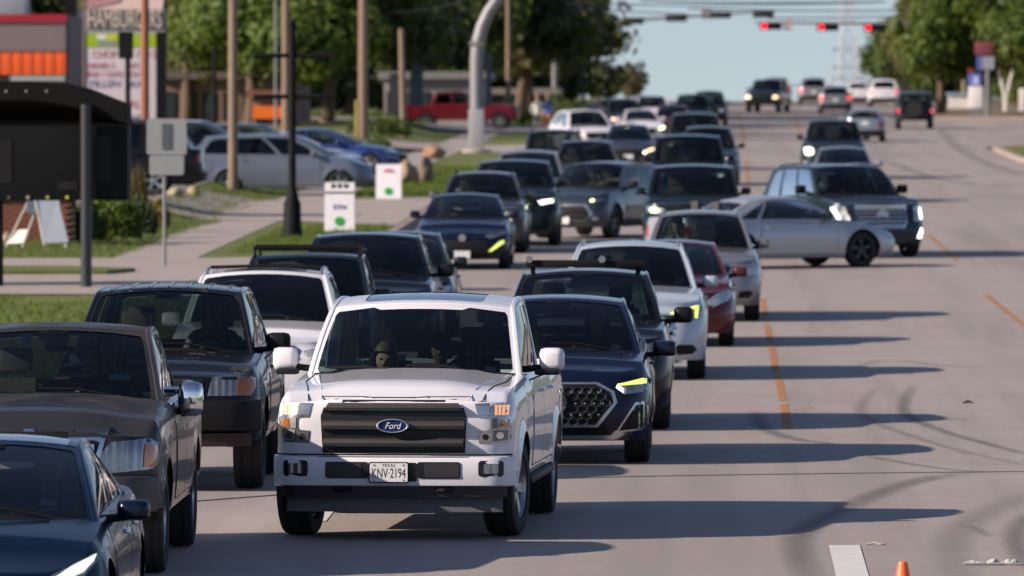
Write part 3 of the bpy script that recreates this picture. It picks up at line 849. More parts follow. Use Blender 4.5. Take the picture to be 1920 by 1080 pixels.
# right side
poly_sheet('side_street', [(KR-.5, 232), (40, 236), (40, 300), (KR-.5, 306)], .004, M_ROAD)
poly_sheet('grass_island', [(KR+.1, 204), (KR+.5, 202), (30, 200), (30, 229), (KR+1.2, 230), (KR+.3, 226)], .13, M_VERGE, thick=.13)
poly_sheet('kerb', [(KR-.12, 203), (KR+.4, 200.5), (30, 198), (30, 200.5), (KR+.6, 202.4), (KR+.12, 204.2), (KR+.32, 226), (KR+1.3, 230.1), (30, 229.2), (30, 231), (KR+1.0, 231.3), (KR+.05, 226.5)], .135, M_KERB, thick=.135, step=1)
poly_sheet('sandy_verge', [(KR+.4, 306), (40, 302), (60, 470), (KR+.4, 470)], .11, M_DIRT, thick=.11)
poly_sheet('kerb', [(KR+.05, 306), (40, 301.6), (40, 302.4), (KR+.5, 306.8), (KR+.5, 470), (KR+.05, 470)], .13, M_KERB, thick=.13, step=1.5)

# painted markings (orange tape blocks, white dash)
def line_px(name, a, b_, w, mat, dz=.005, label=None):
    A, B_ = G(*a), G(*b_); n = max(1, int(abs(B_.y-A.y)/2)); mb = MB(); vs_ = []
    for i in range(n+1):
        p = A.lerp(B_, i/n)
        for s_ in (-.5, .5): vs_.append((p.x+s_*w, p.y, gz(p.y)+dz))
    mb.add(vs_, [(2*i, 2*i+1, 2*i+3, 2*i+2) for i in range(n)])
    o = mb.build(name, mat, None, 0, fix=False); o['kind'] = 'structure'
    return o
M_ORANGE = concrete('orange_marking', (.52, .23, .07), 0, 3)
M_WHITE = concrete('white_marking', (.60, .59, .57), 0, 3)
def worn(mat):
    N, Lk = mat.node_tree.nodes, mat.node_tree.links; nt = mat.node_tree; B = N['Principled BSDF']
    Lk.new(ramp(nt, noise_tex(nt, 6, 9, .8), .38, .58), B.inputs['Alpha'])
    return mat
worn(M_ORANGE)
for a, b_ in (((1437, 609), (1444, 640)), ((1446, 648), (1456, 700)), ((1458, 705), (1468, 752)), ((1469, 757), (1478, 806)), ((1430, 560), (1435, 592)), ((1740, 440), (1795, 488)), ((1848, 552), (1960, 640)), ((1700, 404), (1728, 430)),
              ((1418, 480), (1425, 520)), ((1398, 300), (1404, 345)), ((1390, 232), (1396, 275)), ((1385, 212), (1388, 226)), ((1492, 226), (1502, 252)), ((1512, 262), (1530, 290))):
    line_px('lane_marking', a, b_, .10, M_ORANGE)
line_px('lane_marking', (1583, 1023), (1616, 1150), .25, M_WHITE)
line_px('lane_marking', (600, 978), (640, 930), .10, M_WHITE)
for x, y in ((1850, 560), (1885, 600), (1785, 483), (1760, 484), (1490, 690), (1510, 765)): 
    q = G(x, y); mb = MB(); mb.prism(rrect(-.09, -.10, .09, .10, .03), gzq(q)+.0, gzq(q)+.006, 'z'); o = mb.build('lane_marking', M_ORANGE, None, 0, loc=(q.x, q.y, 0)); o['kind'] = 'structure'
# thin cross line; tyre marks with shadow bands painted among them
def decal(name, pts, w, mat, dz):
    P = [G(*p) for p in pts]; Q = []
    for i in range(len(P)-1):                       # catmull-rom on the ground
        p0, p1, p2, p3 = P[max(i-1, 0)], P[i], P[i+1], P[min(i+2, len(P)-1)]
        for k in range(8):
            t = k/8; Q.append(.5*((2*p1)+(p2-p0)*t+(2*p0-5*p1+4*p2-p3)*t*t+(3*p1-p0-3*p2+p3)*t**3))
    Q.append(P[-1]); me = bpy.data.meshes.new(name); V = []; UV = []
    for i, q in enumerate(Q):
        d = (Q[min(i+1, len(Q)-1)]-Q[max(i-1, 0)]); d.z = 0; d.normalize(); n = Vector((-d.y, d.x, 0))
        for s_ in (-1, 0, 1): r = q+n*(w*.5*s_); V.append((r.x, r.y, gz(r.y)+dz)); UV.append(((s_+1)/2, i/(len(Q)-1)))
    me.from_pydata(V, [], [(3*i+j, 3*i+j+1, 3*i+j+4, 3*i+j+3) for i in range(len(Q)-1) for j in (0, 1)])
    uv = me.uv_layers.new()
    for l in me.loops: uv.data[l.index].uv = UV[l.vertex_index]
    me.materials.append(mat); o = link(name, me); o['kind'] = 'structure'
    return o
def mark_shade_mat(name, col, amt):
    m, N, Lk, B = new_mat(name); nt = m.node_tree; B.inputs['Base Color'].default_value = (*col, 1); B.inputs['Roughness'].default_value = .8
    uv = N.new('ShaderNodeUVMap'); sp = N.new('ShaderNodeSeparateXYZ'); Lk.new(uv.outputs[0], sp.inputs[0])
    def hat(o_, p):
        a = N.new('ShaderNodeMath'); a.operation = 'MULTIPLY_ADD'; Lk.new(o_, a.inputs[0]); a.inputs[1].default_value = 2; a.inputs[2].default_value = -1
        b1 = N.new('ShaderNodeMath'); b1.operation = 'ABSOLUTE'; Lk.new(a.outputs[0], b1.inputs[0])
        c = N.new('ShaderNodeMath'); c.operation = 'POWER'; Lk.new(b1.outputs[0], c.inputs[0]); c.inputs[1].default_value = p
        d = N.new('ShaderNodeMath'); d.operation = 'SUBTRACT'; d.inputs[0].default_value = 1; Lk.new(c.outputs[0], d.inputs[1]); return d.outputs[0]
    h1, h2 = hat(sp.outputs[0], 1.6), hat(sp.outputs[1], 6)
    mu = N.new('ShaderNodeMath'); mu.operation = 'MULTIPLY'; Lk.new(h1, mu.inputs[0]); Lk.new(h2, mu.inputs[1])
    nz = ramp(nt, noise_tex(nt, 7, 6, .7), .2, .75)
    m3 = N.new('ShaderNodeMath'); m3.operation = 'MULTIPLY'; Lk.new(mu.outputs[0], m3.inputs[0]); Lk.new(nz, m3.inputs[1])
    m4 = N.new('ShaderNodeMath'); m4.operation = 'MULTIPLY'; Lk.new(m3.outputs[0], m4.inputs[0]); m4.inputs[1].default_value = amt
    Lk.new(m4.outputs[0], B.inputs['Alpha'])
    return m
M_SKIDSHADE = mark_shade_mat('tyre_and_shadow_mark', (.060, .058, .063), .60)  # dark tone for tyre marks and for painted cast shadows alike
M_SMEARSHADE = mark_shade_mat('smear_and_shadow', (.09, .087, .088), .36)  # fainter tone, for smears and painted soft shadow
decal('tyre_and_shadow_mark', [(1418, 770), (1428, 800), (1462, 816), (1510, 827), (1570, 833)], .26, M_SKIDSHADE, .006)
decal('tyre_and_shadow_mark', [(1712, 720), (1692, 765), (1720, 790), (1790, 816), (1860, 835), (1935, 855)], .20, M_SKIDSHADE, .006)
decal('tyre_and_shadow_mark', [(1640, 725), (1612, 770), (1648, 796), (1720, 822), (1800, 846), (1935, 876)], .18, M_SMEARSHADE, .009)
decal('tyre_and_shadow_mark', [(1620, 855), (1700, 870), (1770, 880), (1850, 886)], .17, M_SKIDSHADE, .012)
decal('tyre_and_shadow_mark', [(1830, 885), (1740, 898), (1660, 920), (1560, 965), (1500, 1000), (1492, 1035), (1520, 1100)], .34, M_SKIDSHADE, .015)  # shadow of an unbuilt overhead arm, painted as a road band
decal('tyre_and_shadow_mark', [(1780, 985), (1820, 990), (1850, 1008)], .16, M_SMEARSHADE, .018)
decal('tyre_and_shadow_mark', [(1935, 925), (1860, 955), (1800, 990), (1780, 1030), (1800, 1100)], .45, M_SMEARSHADE, .021)
decal('tyre_and_shadow_mark', [(1935, 965), (1905, 990), (1900, 1030), (1930, 1070)], .25, M_SKIDSHADE, .024)
decal('tyre_and_shadow_mark', [(1600, 690), (1660, 676), (1760, 685), (1850, 692)], .30, M_SMEARSHADE, .009)
decal('tyre_and_shadow_mark', [(1660, 300), (1740, 330), (1820, 345), (1910, 352)], .6, M_SMEARSHADE, .006)
decal('tyre_and_shadow_mark', [(1760, 240), (1800, 280), (1860, 310), (1935, 330)], .7, M_SMEARSHADE, .009)
M_CROSS = simple('cross_line_dark', (.03, .03, .032), .9)
decal('road_cross_line', [(300, 945), (700, 916), (1070, 897), (1500, 889), (1960, 884)], .085, M_CROSS, .004)  # thin dark line drawn across the lanes
# road litter
M_PAPER = simple('paper_scrap', (.48, .46, .43), .8)
q = G(1858, 1060); b = MB(); rp = random.Random(4)
def leafstrip(x0, x1, w, h, n):
    V = []
    for i in range(n+1):
        t = i/n; x = x0+(x1-x0)*t
        for j in (0, 1): V.append((x+rp.uniform(-.006, .006), j*w+rp.uniform(-.01, .01), .008+h*math.sin(PI*t)*(.3+.7*j)+rp.uniform(0, .012)))
    b.add(V, [(2*i, 2*i+1, 2*i+3, 2*i+2) for i in range(n)])
leafstrip(-.22, -.02, .10, .02, 7); leafstrip(-.04, .08, .12, .035, 6); leafstrip(.05, .26, .08, .03, 7)
tag(b.build('paper_litter', M_PAPER, None, 0, loc=(q.x, q.y, gzq(q))), 'crumpled white paper scrap lying on the road at the right edge', 'litter')
q = G(1643, 1023); b = MB(); b.tube([(-.085, 0, .01), (-.02, .012, .02), (.04, -.01, .012), (.085, .01, .015)], [.006, .012, .01, .005], 6)
tag(b.build('stick_litter', simple('stick_pale', (.42, .38, .34), .8), None, loc=(q.x, q.y, gzq(q))), 'thin pale strip of litter on the concrete beside the white dash', 'litter')
q = G(1815, 757); b = MB(); b.tube([(-.06, 0, .01), (0, .02, .03), (.06, 0, .012)], [.008, .02, .006], 6)
tag(b.build('rubber_litter', M_RUBBER, None, loc=(q.x, q.y, gzq(q))), 'small dark rubber scrap on the road by a shadow tip', 'litter')

# traffic cone in the foreground
Yc = 55.0; q = at(1693, 1053, Yc); cone = empty('traffic_cone', (q.x, Yc, gz(Yc)))
tag(cone, 'orange traffic cone, only its tip showing at the bottom edge', 'traffic cone')
b = MB(); b.lathe([(.03, .15), (.12, .132), (.69, .034), (.71, .026), (.71, .001)], 'z', 28); b.build('cone_body', simple('cone_orange', (.85, .13, .015), .45, coat=.3), cone)
b = MB(); b.box((-.19, -.19, 0), (.19, .19, .03), bev=.012); b.build('cone_base', M_BLACK, cone)
b = MB(); b.lathe([(.40, .0845), (.50, .0675)], 'z', 28); b.build('reflective_band', simple('cone_band', (.7, .7, .7), .3), cone)

# ------------------------------------------------------------------ poles, signs and street furniture
M_WOOD = simple('pole_wood', (.215, .155, .112), .9, 0, .35, 5, bumpy=.5)
M_WOODR = simple('pole_rust', (.26, .10, .055), .75, .2, .3, 6)
M_STEEL = simple('galvanised_steel', (.22, .225, .235), .55, .35, .15, 5)
M_BLKST = simple('black_steel', (.006, .007, .0075), .7, 0, .2, 5, spec=.18)
M_SIGNBK = simple('sign_back', (.36, .38, .38), .5, .5, .08, 4)
def pole(name, label, cat, px, py, r, top, mat, group=None, taper=.8, arms=(), lean=0):
    q = G(px, py); root = empty(name, (q.x, q.y, gzq(q)+.1)); tag(root, label, cat, group)
    b = MB(); b.tube([(0, 0, -.2), (lean*.5, 0, top*.5), (lean, 0, top)], [r, r*(1+taper)/2, r*taper], 12); b.build('pole_shaft', mat, root)
    for z, w, rr in arms:
        a = MB(); a.box((-w, r*.8, z-rr), (w, r*.8+.1, z+rr)); a.build('crossarm', mat, root)
        for s_ in (-.9, -.5, .5, .9): i_ = MB(); i_.lathe([(0, .03), (.06, .05), (.12, .03), (.14, .01)], 'z', 10); i_.build('insulator', M_STEEL, root, loc=(s_*w, r*.8+.05, z+rr))
    return root
up1 = pole('utility_pole', 'tan wooden utility pole in front of the silver minivan', 'utility pole', 437, 366, .135, 10.5, M_WOOD, 'wooden utility poles', arms=((9.8, 1.2, .06),))
up2 = pole('utility_pole', 'wooden utility pole with a yellow guard, left of the red pickup', 'utility pole', 681, 264, .20, 12, M_WOOD, 'wooden utility poles', arms=((11.2, 1.3, .07),))
b = MB(); b.tube([(-.26, -.1, 0), (-.26, -.1, 1.5)], .05, 8); b.build('guy_guard', simple('guard_yellow', (.42, .33, .06), .6), up2)
up3 = pole('utility_pole', 'wooden utility pole just behind the black lamp post', 'utility pole', 536, 252, .17, 12, M_WOOD, 'wooden utility poles', arms=((11.2, 1.3, .07),))
up4 = pole('utility_pole', 'shorter dark wooden pole between two others on the lawn', 'utility pole', 757, 264, .15, 4.6, M_WOOD, 'wooden utility poles', lean=-.1)
up5 = pole('utility_pole', 'rust coloured post in front of the menu sign', 'post', 272, 352, .115, 8.5, M_WOODR)
up6 = pole('utility_pole', 'far brown pole behind the signal mast, right of the red pickup', 'utility pole', 953, 245, .13, 9, M_WOOD, 'wooden utility poles')
up7 = pole('utility_pole', 'brown wooden pole at the right, beside the blue and white sign', 'utility pole', 1808, 206, .17, 4.0, M_WOOD, 'wooden utility poles')
up8 = pole('utility_pole', 'slim brown pole behind the black off-roader at the right', 'utility pole', 1764, 208, .16, 9, M_WOODR, 'wooden utility poles')
pole('thin_post', 'thin brown post in front of the hamburger sign', 'post', 158, 300, .04, 6.5, simple('thin_post_paint', (.16, .11, .08), .6))
pole('thin_post', 'thin grey pole among the trees left of the black lamp post', 'post', 517, 245, .06, 9, M_STEEL)
pole('flag_pole', 'dark thin pole among trees left of the tan utility pole', 'post', 402, 240, .10, 9, M_BLKST)

# black decorative post with four banner arms
q = G(548, 456); lp = empty('lamp_post', (q.x, q.y, gzq(q)+.12)); tag(lp, 'black street post with two pairs of horizontal banner arms', 'lamp post')
sc = F/q.y
b = MB(); b.tube([(0, 0, .9), (0, 0, 4.55)], [.085, .075], 14); b.tube([(0, 0, 4.55), (0, 0, 4.62), (0, 0, 4.72)], [.09, .10, .03], 14); b.build('post_shaft', M_BLKST, lp)
b = MB(); b.lathe([(0, .24), (.12, .235), (.2, .20), (.75, .185), (.85, .14), (1.0, .11), (1.05, .08)], 'z', 16); b.build('post_base', M_BLKST, lp)
for z in (at(548, 104, q.y).z-gzq(q)-.12, at(548, 181, q.y).z-gzq(q)-.12):
    for s_ in (-1, 1):
        b = MB(); b.tube([(0, 0, z), (s_*.80, 0, z)], .05, 8); b.lathe([(z-.06, .02), (z, .05), (z+.06, .02)], 'z', 8, None, (s_*.80, 0, 0)); b.build('banner_arm', M_BLKST, lp)

# traffic sign seen from behind
q = G(308, 512); ts = empty('road_sign', (q.x, q.y, gzq(q)+.12)); tag(ts, 'grey backs of two stacked traffic sign plates on a steel post', 'road sign')
zz = lambda y: at(308, y, q.y).z-gzq(q)-.12
sp = F/q.y
b = MB(); b.tube([(0, .05, -.3), (0, .05, zz(226))], .034, 8); b.build('sign_post', M_STEEL, ts)
for x0, x1, y0, y1 in ((-33, 42, 290, 222), (-28, 37, 328, 291)):
    b = MB(); b.prism(rrect(x0/sp, zz(y0), x1/sp, zz(y1)-.004, .05, 4), 0, .012); b.build('sign_plate', M_SIGNBK, ts)
b = MB(); b.box((-.04, -.02, zz(280)), (.13, 0, zz(232))); b.build('mounting_strap', simple('strap_dark', (.10, .12, .13), .6, .4), ts)

# black marquee kiosk at the left edge
q = G(163, 552); kq = q; ki = empty('marquee_sign', (q.x, q.y, gzq(q)+.1)); sk = F/q.y
tag(ki, 'large black marquee sign with curved roof and small star trim', 'sign')
kz = lambda y: at(163, y, q.y).z-gzq(q)-.1
kx = lambda x: (x-163)/sk
b = MB(); b.tube([(0, -.16, -.2), (0, -.16, kz(196))], .10, 14); b.build('sign_post', simple('post_satin', (.05, .052, .056), .38, .5), ki)
b = MB(); b.tube([(kx(-330), -.16, -.2), (kx(-330), -.16, kz(196))], .10, 14); b.build('sign_post', M_BLKST, ki)
b = MB(); b.tube([(kx(0)-.03, .3, -.2), (kx(0)-.03, .3, kz(370))], .06, 10); b.build('sign_post', M_BLKST, ki)
b = MB(); b.box((kx(-430), 0, kz(376)), (kx(240), .9, kz(236)), bev=.02); b.build('cabinet', M_BLKST, ki)
# roof: front lip and curved hip running down to the right
b = MB(); pts = []
for x, y in ((-430, 152), (60, 152), (95, 153), (130, 157), (165, 166), (200, 180), (240, 196)): pts.append((kx(x), kz(y)))
n = len(pts); V = [(x, -.10, z) for x, z in pts] + [(x, 1.0, z) for x, z in pts] + [(x, -.10, min(z-.04, kz(236)+(.0 if i > 1 else .0))) for i, (x, z) in enumerate(pts)] + [(x, 1.0, kz(236)) for x, z in pts]
low = [(-430, 190), (60, 188), (95, 192), (130, 198), (165, 206), (200, 218), (240, 232)]
for i, (x, y) in enumerate(low): V[2*n+i] = (kx(x), -.10, kz(y))
b.add(V, [(i, i+1, n+i+1, n+i) for i in range(n-1)] + [(i, 2*n+i, 2*n+i+1, i+1) for i in range(n-1)] + [(2*n+i, 3*n+i, 3*n+i+1, 2*n+i+1) for i in range(n-1)] + [(n-1, 2*n-1, 4*n-1, 3*n-1)])
b.build('curved_roof', simple('roof_black', (.006, .0065, .007), .8, spec=.15), ki)
for x0, x1, y0, y1 in ((-40, 22, 343, 262), (176, 208, 340, 255), (108, 146, 356, 340)):
    b = MB(); b.box((kx(x0), -.012, kz(y0)), (kx(x1), 0.002, kz(y1))); b.build('notice_panel', simple('panel_dark', (.012, .012, .013), .6, spec=.2), ki)
def star(r):
    b = MB(); b.prism([(r*(1 if i % 2 == 0 else .42)*math.sin(PI*i/5), r*(1 if i % 2 == 0 else .42)*math.cos(PI*i/5)) for i in range(10)], 0, .012); return b
for x, c in ((16, (.10, .11, .08)), (52, (.45, .46, .22)), (89, (.42, .48, .05)), (126, (.55, .60, .03))):
    star(.045).build('star_trim', simple('star_%d' % x, c, .5), ki, 0, loc=(kx(x), -.02, kz(370)))
for x in (12, 50, 88): star(.035).build('star_trim', simple('star_pale', (.30, .32, .33), .5), ki, 0, loc=(kx(x), -.115, kz(171)))

# sandwich board by the brick planter
M_BOARD = simple('board_pale', (.42, .47, .54), .6); M_BOARDW = simple('board_frame', (.55, .53, .50), .6)
q = G(98, 476); sb = empty('sandwich_board', (q.x, q.y, gzq(q)+.12), math.radians(18)); tag(sb, 'pale blue folding sandwich board with white legs by the brick planter', 'sandwich board')
b = MB(); b.add([(-.17, .05, .1), (.33, -.05, .12), (.18, .25, .98), (-.26, .32, .98), (-.17, .08, .1), (.33, -.02, .12), (.18, .28, .98), (-.26, .35, .98)], [(0,1,2,3),(7,6,5,4),(0,4,5,1),(1,5,6,2),(2,6,7,3),(3,7,4,0)]); b.build('board_panel', M_BOARD, sb, 0)
b = MB(); b.tube([(-.15, .05, .0), (-.28, .33, 1.02)], .018, 6); b.build('leg', M_BOARDW, sb)
b = MB(); b.tube([(.28, -.04, .0), (.19, .27, 1.0)], .018, 6); b.build('leg', M_BOARDW, sb)
b = MB(); b.tube([(-.80, .75, .0), (-.42, .34, .95)], .018, 6); b.build('leg', M_BOARDW, sb)
b = MB(); b.tube([(-.55, .35, .0), (-.24, .33, .85)], .018, 6); b.build('leg', M_BOARDW, sb)
b = MB(); b.box((-.46, .31, .72), (-.26, .33, .96)); b.build('sign_flap', M_BOARD, sb)
b = MB(); b.add([(-.80, .72, .08), (-.52, .42, .10), (-.42, .40, .38), (-.66, .65, .36)], [(0, 1, 2, 3)]); b.build('lower_panel', M_BOARDW, sb, 0)

# brick planter
M_BRICK = simple('brick_red', (.20, .075, .045), .85, 0, .35, 9, bumpy=.3); M_MORT = simple('brick_mortar', (.10, .07, .055), .9); M_CAP = simple('brick_cap', (.36, .16, .10), .85, 0, .3, 8)
q = G(68, 468); q.y += 1.0; pl_ = empty('brick_planter', (q.x, q.y, gzq(q)+.1)); tag(pl_, 'low dark red brick planter wall behind the sandwich board', 'planter')
xw0, xw1, hgt = -1.6, .72, .92
b = MB(); b.box((xw0, .02, 0), (xw1, .5, hgt)); b.build('mortar_core', M_MORT, pl_)
bk = MB(); bk.box((-.097, -.05, -.028), (.097, .05, .028), bev=.006); bkm = bk.mesh('brick', [M_BRICK], 30)
bz = .04; r = 0
while bz < hgt:
    x = xw0 + (.1 if r % 2 else .2)
    while x < xw1-.09:
        o = link('brick', bkm, pl_, (x, .025+random.uniform(-.006, .006), bz)); x += .206
    bz += .068; r += 1
x = xw0+.1
while x < xw1+.05:
    b = MB(); b.box((-.095, -.12, 0), (.095, .55, .07), bev=.01); link('cap_brick', misc('capb', lambda: b.mesh('cap_brick', [M_CAP], 30)), pl_, (x, 0, hgt+random.uniform(0, .006))); x += .2

# white A-frame signs with a green dot
M_SGNW = simple('sign_white', (.78, .76, .80), .55); M_GREEN = simple('sign_green', (.02, .34, .03), .5); M_PURP = simple('sign_purple', (.16, .12, .36), .5); M_REDP = simple('sign_red', (.62, .18, .22), .5)
def aframe(px, py, w, h, label, kind):
    q = G(px, py); r = empty('a_frame_sign', (q.x, q.y, gzq(q)+.13)); tag(r, label, 'sign', 'white A-frame signs on the verge')
    for s_, nm in ((1, 'front_panel'), (-1, 'rear_panel')):
        b = MB(); d0, d1 = -.28*s_, -.03*s_
        b.add([(-w/2, d0, .0), (w/2, d0, .0), (w/2, d1, h), (-w/2, d1, h), (-w/2, d0+.03, .0), (w/2, d0+.03, .0), (w/2, d1+.03, h), (-w/2, d1+.03, h)], [(0,1,2,3),(7,6,5,4),(0,4,5,1),(1,5,6,2),(2,6,7,3),(3,7,4,0)]); b.build(nm, M_SGNW, r, 0)
    tilt = math.atan2(.25, h)
    def onp(z): return -.28+.25*z/h - .012
    b = MB(); b.prism(ellipse(0, 0, w*.16, w*.16, 20), -.004, .004); b.build('green_dot', M_GREEN, r, 0, loc=(0, onp(h*.22), h*.22)).rotation_euler = (-tilt, 0, 0)
    if kind == 1:
        text('lettering', 'ETN', .16, M_PURP, r, (0, onp(h*.50), h*.50), (PI/2-tilt, 0, 0), width=w*.4)
        b = MB(); b.box((-w/2, -.01, -.015), (w/2, .004, .015)); b.build('clip_bar', M_DARK, r, loc=(0, onp(h*.80), h*.80))
        for x in (-.16, -.03, .10): b = MB(); b.box((-.045, -.008, -.05), (.02, .004, .05)); b.build('header_mark', M_DARK, r, loc=(x*w/.6+.04, onp(h*.93), h*.93))
    else:
        for k, ww in ((.84, .3), (.79, .42)):
            b = MB(); b.box((-w*ww/2, -.006, -.02), (w*ww/2, .004, .02)); b.build('red_header', M_REDP, r, loc=(0, onp(h*k), h*k))
    return r
aframe(637, 446, .66, 1.10, 'white A-frame sign with purple letters and green dot near black post', 1)
aframe(729, 382, .67, .92, 'white A-frame sign with red header and green dot by the boulders', 2)

# boulders and paver stack
def rock(name, px, py, s, col, label, seed, grp=None):
    bm = bmesh.new(); bmesh.ops.create_icosphere(bm, subdivisions=3, radius=1)
    for v in bm.verts:
        d = v.co.normalized(); k = 1 + .35*noise.noise(d*1.7+Vector((seed, 0, 0))) + .12*noise.noise(d*5+Vector((0, seed, 0)))
        v.co = Vector((d.x*s[0]*k, d.y*s[1]*k, max(-.05, d.z*s[2]*k+s[2]*.8)))
    b = MB(); b.bm(bm); bm.free(); q = G(px, py)
    return tag(b.build(name, simple(name+str(seed), col, .9, 0, .4, 4, bumpy=.6), None, 60, loc=(q.x, q.y, gzq(q)+.12)), label, 'boulder', grp)
rock('boulder', 762, 352, (.36, .4, .36), (.30, .22, .15), 'tan boulder beside the right white A-frame sign', 1, 'verge boulders')
rock('boulder', 796, 350, (.26, .4, .40), (.16, .13, .10), 'dark grey boulder at the right end of the verge boulders', 3, 'verge boulders')
rock('boulder', 700, 356, (.20, .3, .26), (.42, .38, .30), 'small pale boulder left of the right white A-frame sign', 5, 'verge boulders')
rock('boulder', 813, 304, (.40, .45, .26), (.30, .17, .11), 'orange brown boulder on the grass before the signal pole', 8)
rock('boulder', 330, 378, (.2, .25, .13), (.32, .29, .17), 'small yellowish rock on the grass under the grey sign backs', 11, 'small rocks on the grass')
rock('boulder', 364, 377, (.16, .2, .14), (.34, .28, .13), 'small golden rock on the grass left of the minivan rear wheel', 13, 'small rocks on the grass')
rock('boulder', 12, 470, (.12, .15, .14), (.40, .32, .26), 'small pale rock at the left foot of the planter', 15, 'small rocks on the grass')

# pylon menu sign and hamburger sign
M_SIGNW = simple('sign_panel_white', (.66, .60, .64), .5); M_LIME = simple('sign_lime', (.33, .48, .015), .5); M_TXR = simple('sign_text_red', (.50, .15, .17), .6); M_TXB = simple('sign_text_blue', (.11, .13, .32), .6); M_LIMEY = simple('sign_yellow', (.60, .62, .02), .5)
Yp = 321; q = at(220, 268, Yp); py_ = empty('menu_sign', (q.x, Yp, gz(Yp)+.1)); sp = F/Yp; tag(py_, 'tall white menu board with lime band between two black posts', 'sign')
pz = lambda y: at(220, y, Yp).z-gz(Yp)-.1
pxx = lambda x: (x-220)/sp
for x0, x1, yb_ in ((121, 144, 272), (293, 312, 272)):
    b = MB(); b.box((pxx(x0), -.1, 0), (pxx(x1), .35, pz(-20))); b.build('sign_post', M_BLKST, py_)
b = MB(); b.box((pxx(144), .05, pz(250)), (pxx(293), .22, pz(90))); b.build('white_panel', M_SIGNW, py_)
b = MB(); b.box((pxx(144), .05, pz(62)), (pxx(293), .22, pz(20))); b.build('top_panel', M_SIGNW, py_)
b = MB(); b.box((pxx(144), .04, pz(89)), (pxx(293), .22, pz(63))); b.build('lime_band', M_LIME, py_)
b = MB(); b.box((pxx(182), .03, pz(86)), (pxx(219), .04, pz(76))); b.build('band_block', simple('sign_greyblock', (.25, .3, .28), .6), py_)
b = MB(); b.box((pxx(201), .03, pz(75)), (pxx(219), .04, pz(66))); b.build('band_block', M_LIMEY, py_)
b = MB(); b.box((pxx(182), .03, pz(73)), (pxx(199), .04, pz(65))); b.build('band_block', M_SGNW, py_)
b = MB(); b.box((pxx(146), .1, 0), (pxx(291), .3, pz(252))); b.build('sign_base', M_STEEL, py_)
for tx, x, y, w, h, m_ in (('CHOP', 196, 103, 44, 15, M_TXR), ('CO', 268, 103, 24, 15, M_TXR), ('S', 289, 103, 7, 15, M_TXR), ('CORNER C', 185, 124, 62, 11, M_TXR), ('AFO', 253, 124, 26, 11, M_TXR), ('DINE I TAKE', 192, 140, 76, 11, M_TXR), ('OUT', 256, 140, 26, 11, M_TXR),
                           ('FILLEN', 197, 158, 56, 14, M_TXB), ('AX', 255, 158, 24, 14, M_TXB), ('AL', 252, 196, 22, 15, M_TXR), ('WI', 252, 226, 22, 20, M_TXB)):
    text('lettering', tx, h*1.4/sp, m_, py_, (pxx(x), .04, pz(y)), width=w/sp)
Yh = 258; q = at(235, 240, Yh); hs = empty('hamburger_sign', (q.x, Yh, gz(Yh)+.1)); sp = F/Yh; tag(hs, 'grey sign board with raised pale HAMBURGERS letters on a black pole', 'sign')
pz = lambda y: at(235, y, Yh).z-gz(Yh)-.1
pxx = lambda x: (x-235)/sp
b = MB(); b.box((pxx(160), 0, pz(60)), (pxx(309), .4, pz(17))); b.build('sign_cabinet', simple('sign_greyface', (.20, .19, .19), .6), hs)
text('lettering', 'HAMBURGERS', 34*1.4/sp, simple('sign_cream', (.60, .53, .44), .5), hs, (pxx(234), -.03, pz(37)), width=138/sp, extrude=.03)
b = MB(); b.add([(pxx(x), y_, pz(z)) for y_ in (.02, .38) for x, z in ((163, 17), (305, 17), (309, -40), (240, -40))], [(0,1,2,3),(7,6,5,4),(0,4,5,1),(1,5,6,2),(2,6,7,3),(3,7,4,0)]); b.build('top_panel', simple('sign_peach', (.66, .50, .45), .6), hs, 0)
b = MB(); b.add([(pxx(x), -.01, pz(z)) for x, z in ((163, 17), (222, 4), (240, -40), (163, -40))], [(0, 1, 2, 3)]); b.build('top_stripe', simple('sign_rose', (.42, .22, .22), .6), hs, 0)
b = MB(); b.box((pxx(222), .05, pz(110)), (pxx(249), .3, pz(60))); b.build('pole_bracket', M_BLKST, hs)
b = MB(); b.tube([(pxx(239), .18, 0), (pxx(239), .18, pz(108))], .085, 10); b.build('sign_pole', M_BLKST, hs)

# restaurant at the far left
Yb = 307.5; q = at(60, 200, Yb); rs = empty('restaurant', (q.x, Yb, gz(Yb)+.1)); sp = F/Yb; tag(rs, 'restaurant with orange panels, grey fascia and dark red trim', 'building')
pz = lambda y: at(60, y, Yb).z-gz(Yb)-.1
pxx = lambda x: (x-60)/sp
M_OR = simple('panel_orange', (.72, .10, .012), .5); M_ORD = simple('panel_maroon', (.16, .02, .02), .6)
b = MB(); b.box((pxx(-700), .3, 0), (pxx(128), 9, pz(28))); b.build('wall', simple('wall_taupe', (.16, .12, .12), .8), rs)
b = MB(); b.box((pxx(-700), -.2, pz(96)), (pxx(124), .32, pz(42))); b.build('fascia', simple('fascia_grey', (.17, .135, .135), .7), rs)
b = MB(); b.box((pxx(-700), -.28, pz(42)), (pxx(126), .32, pz(27))); b.build('roof_trim', simple('trim_red', (.30, .012, .02), .5), rs)
b = MB(); b.box((pxx(-700), -.1, pz(141)), (pxx(122), .30, pz(97))); b.build('awning_backing', M_ORD, rs)
x = pxx(-300)
while x < pxx(118):
    b = MB(); b.box((0, -.16, 0), (.36, -.1, pz(98)-pz(140)), bev=.015); link('orange_panel', misc('orpan', lambda: b.mesh('orange_panel', [M_OR], 30)), rs, (x, 0, pz(140))); x += .39
b = MB(); b.box((pxx(20), -.22, pz(152)), (pxx(122), .3, pz(142))); b.build('sill_strip', simple('sill_grey', (.30, .33, .33), .6), rs)
b = MB(); b.box((pxx(-60), 1.0, pz(27)), (pxx(44), 3, pz(-30)), bev=.03); b.build('roof_unit', simple('unit_grey', (.36, .38, .42), .5, .3), rs)
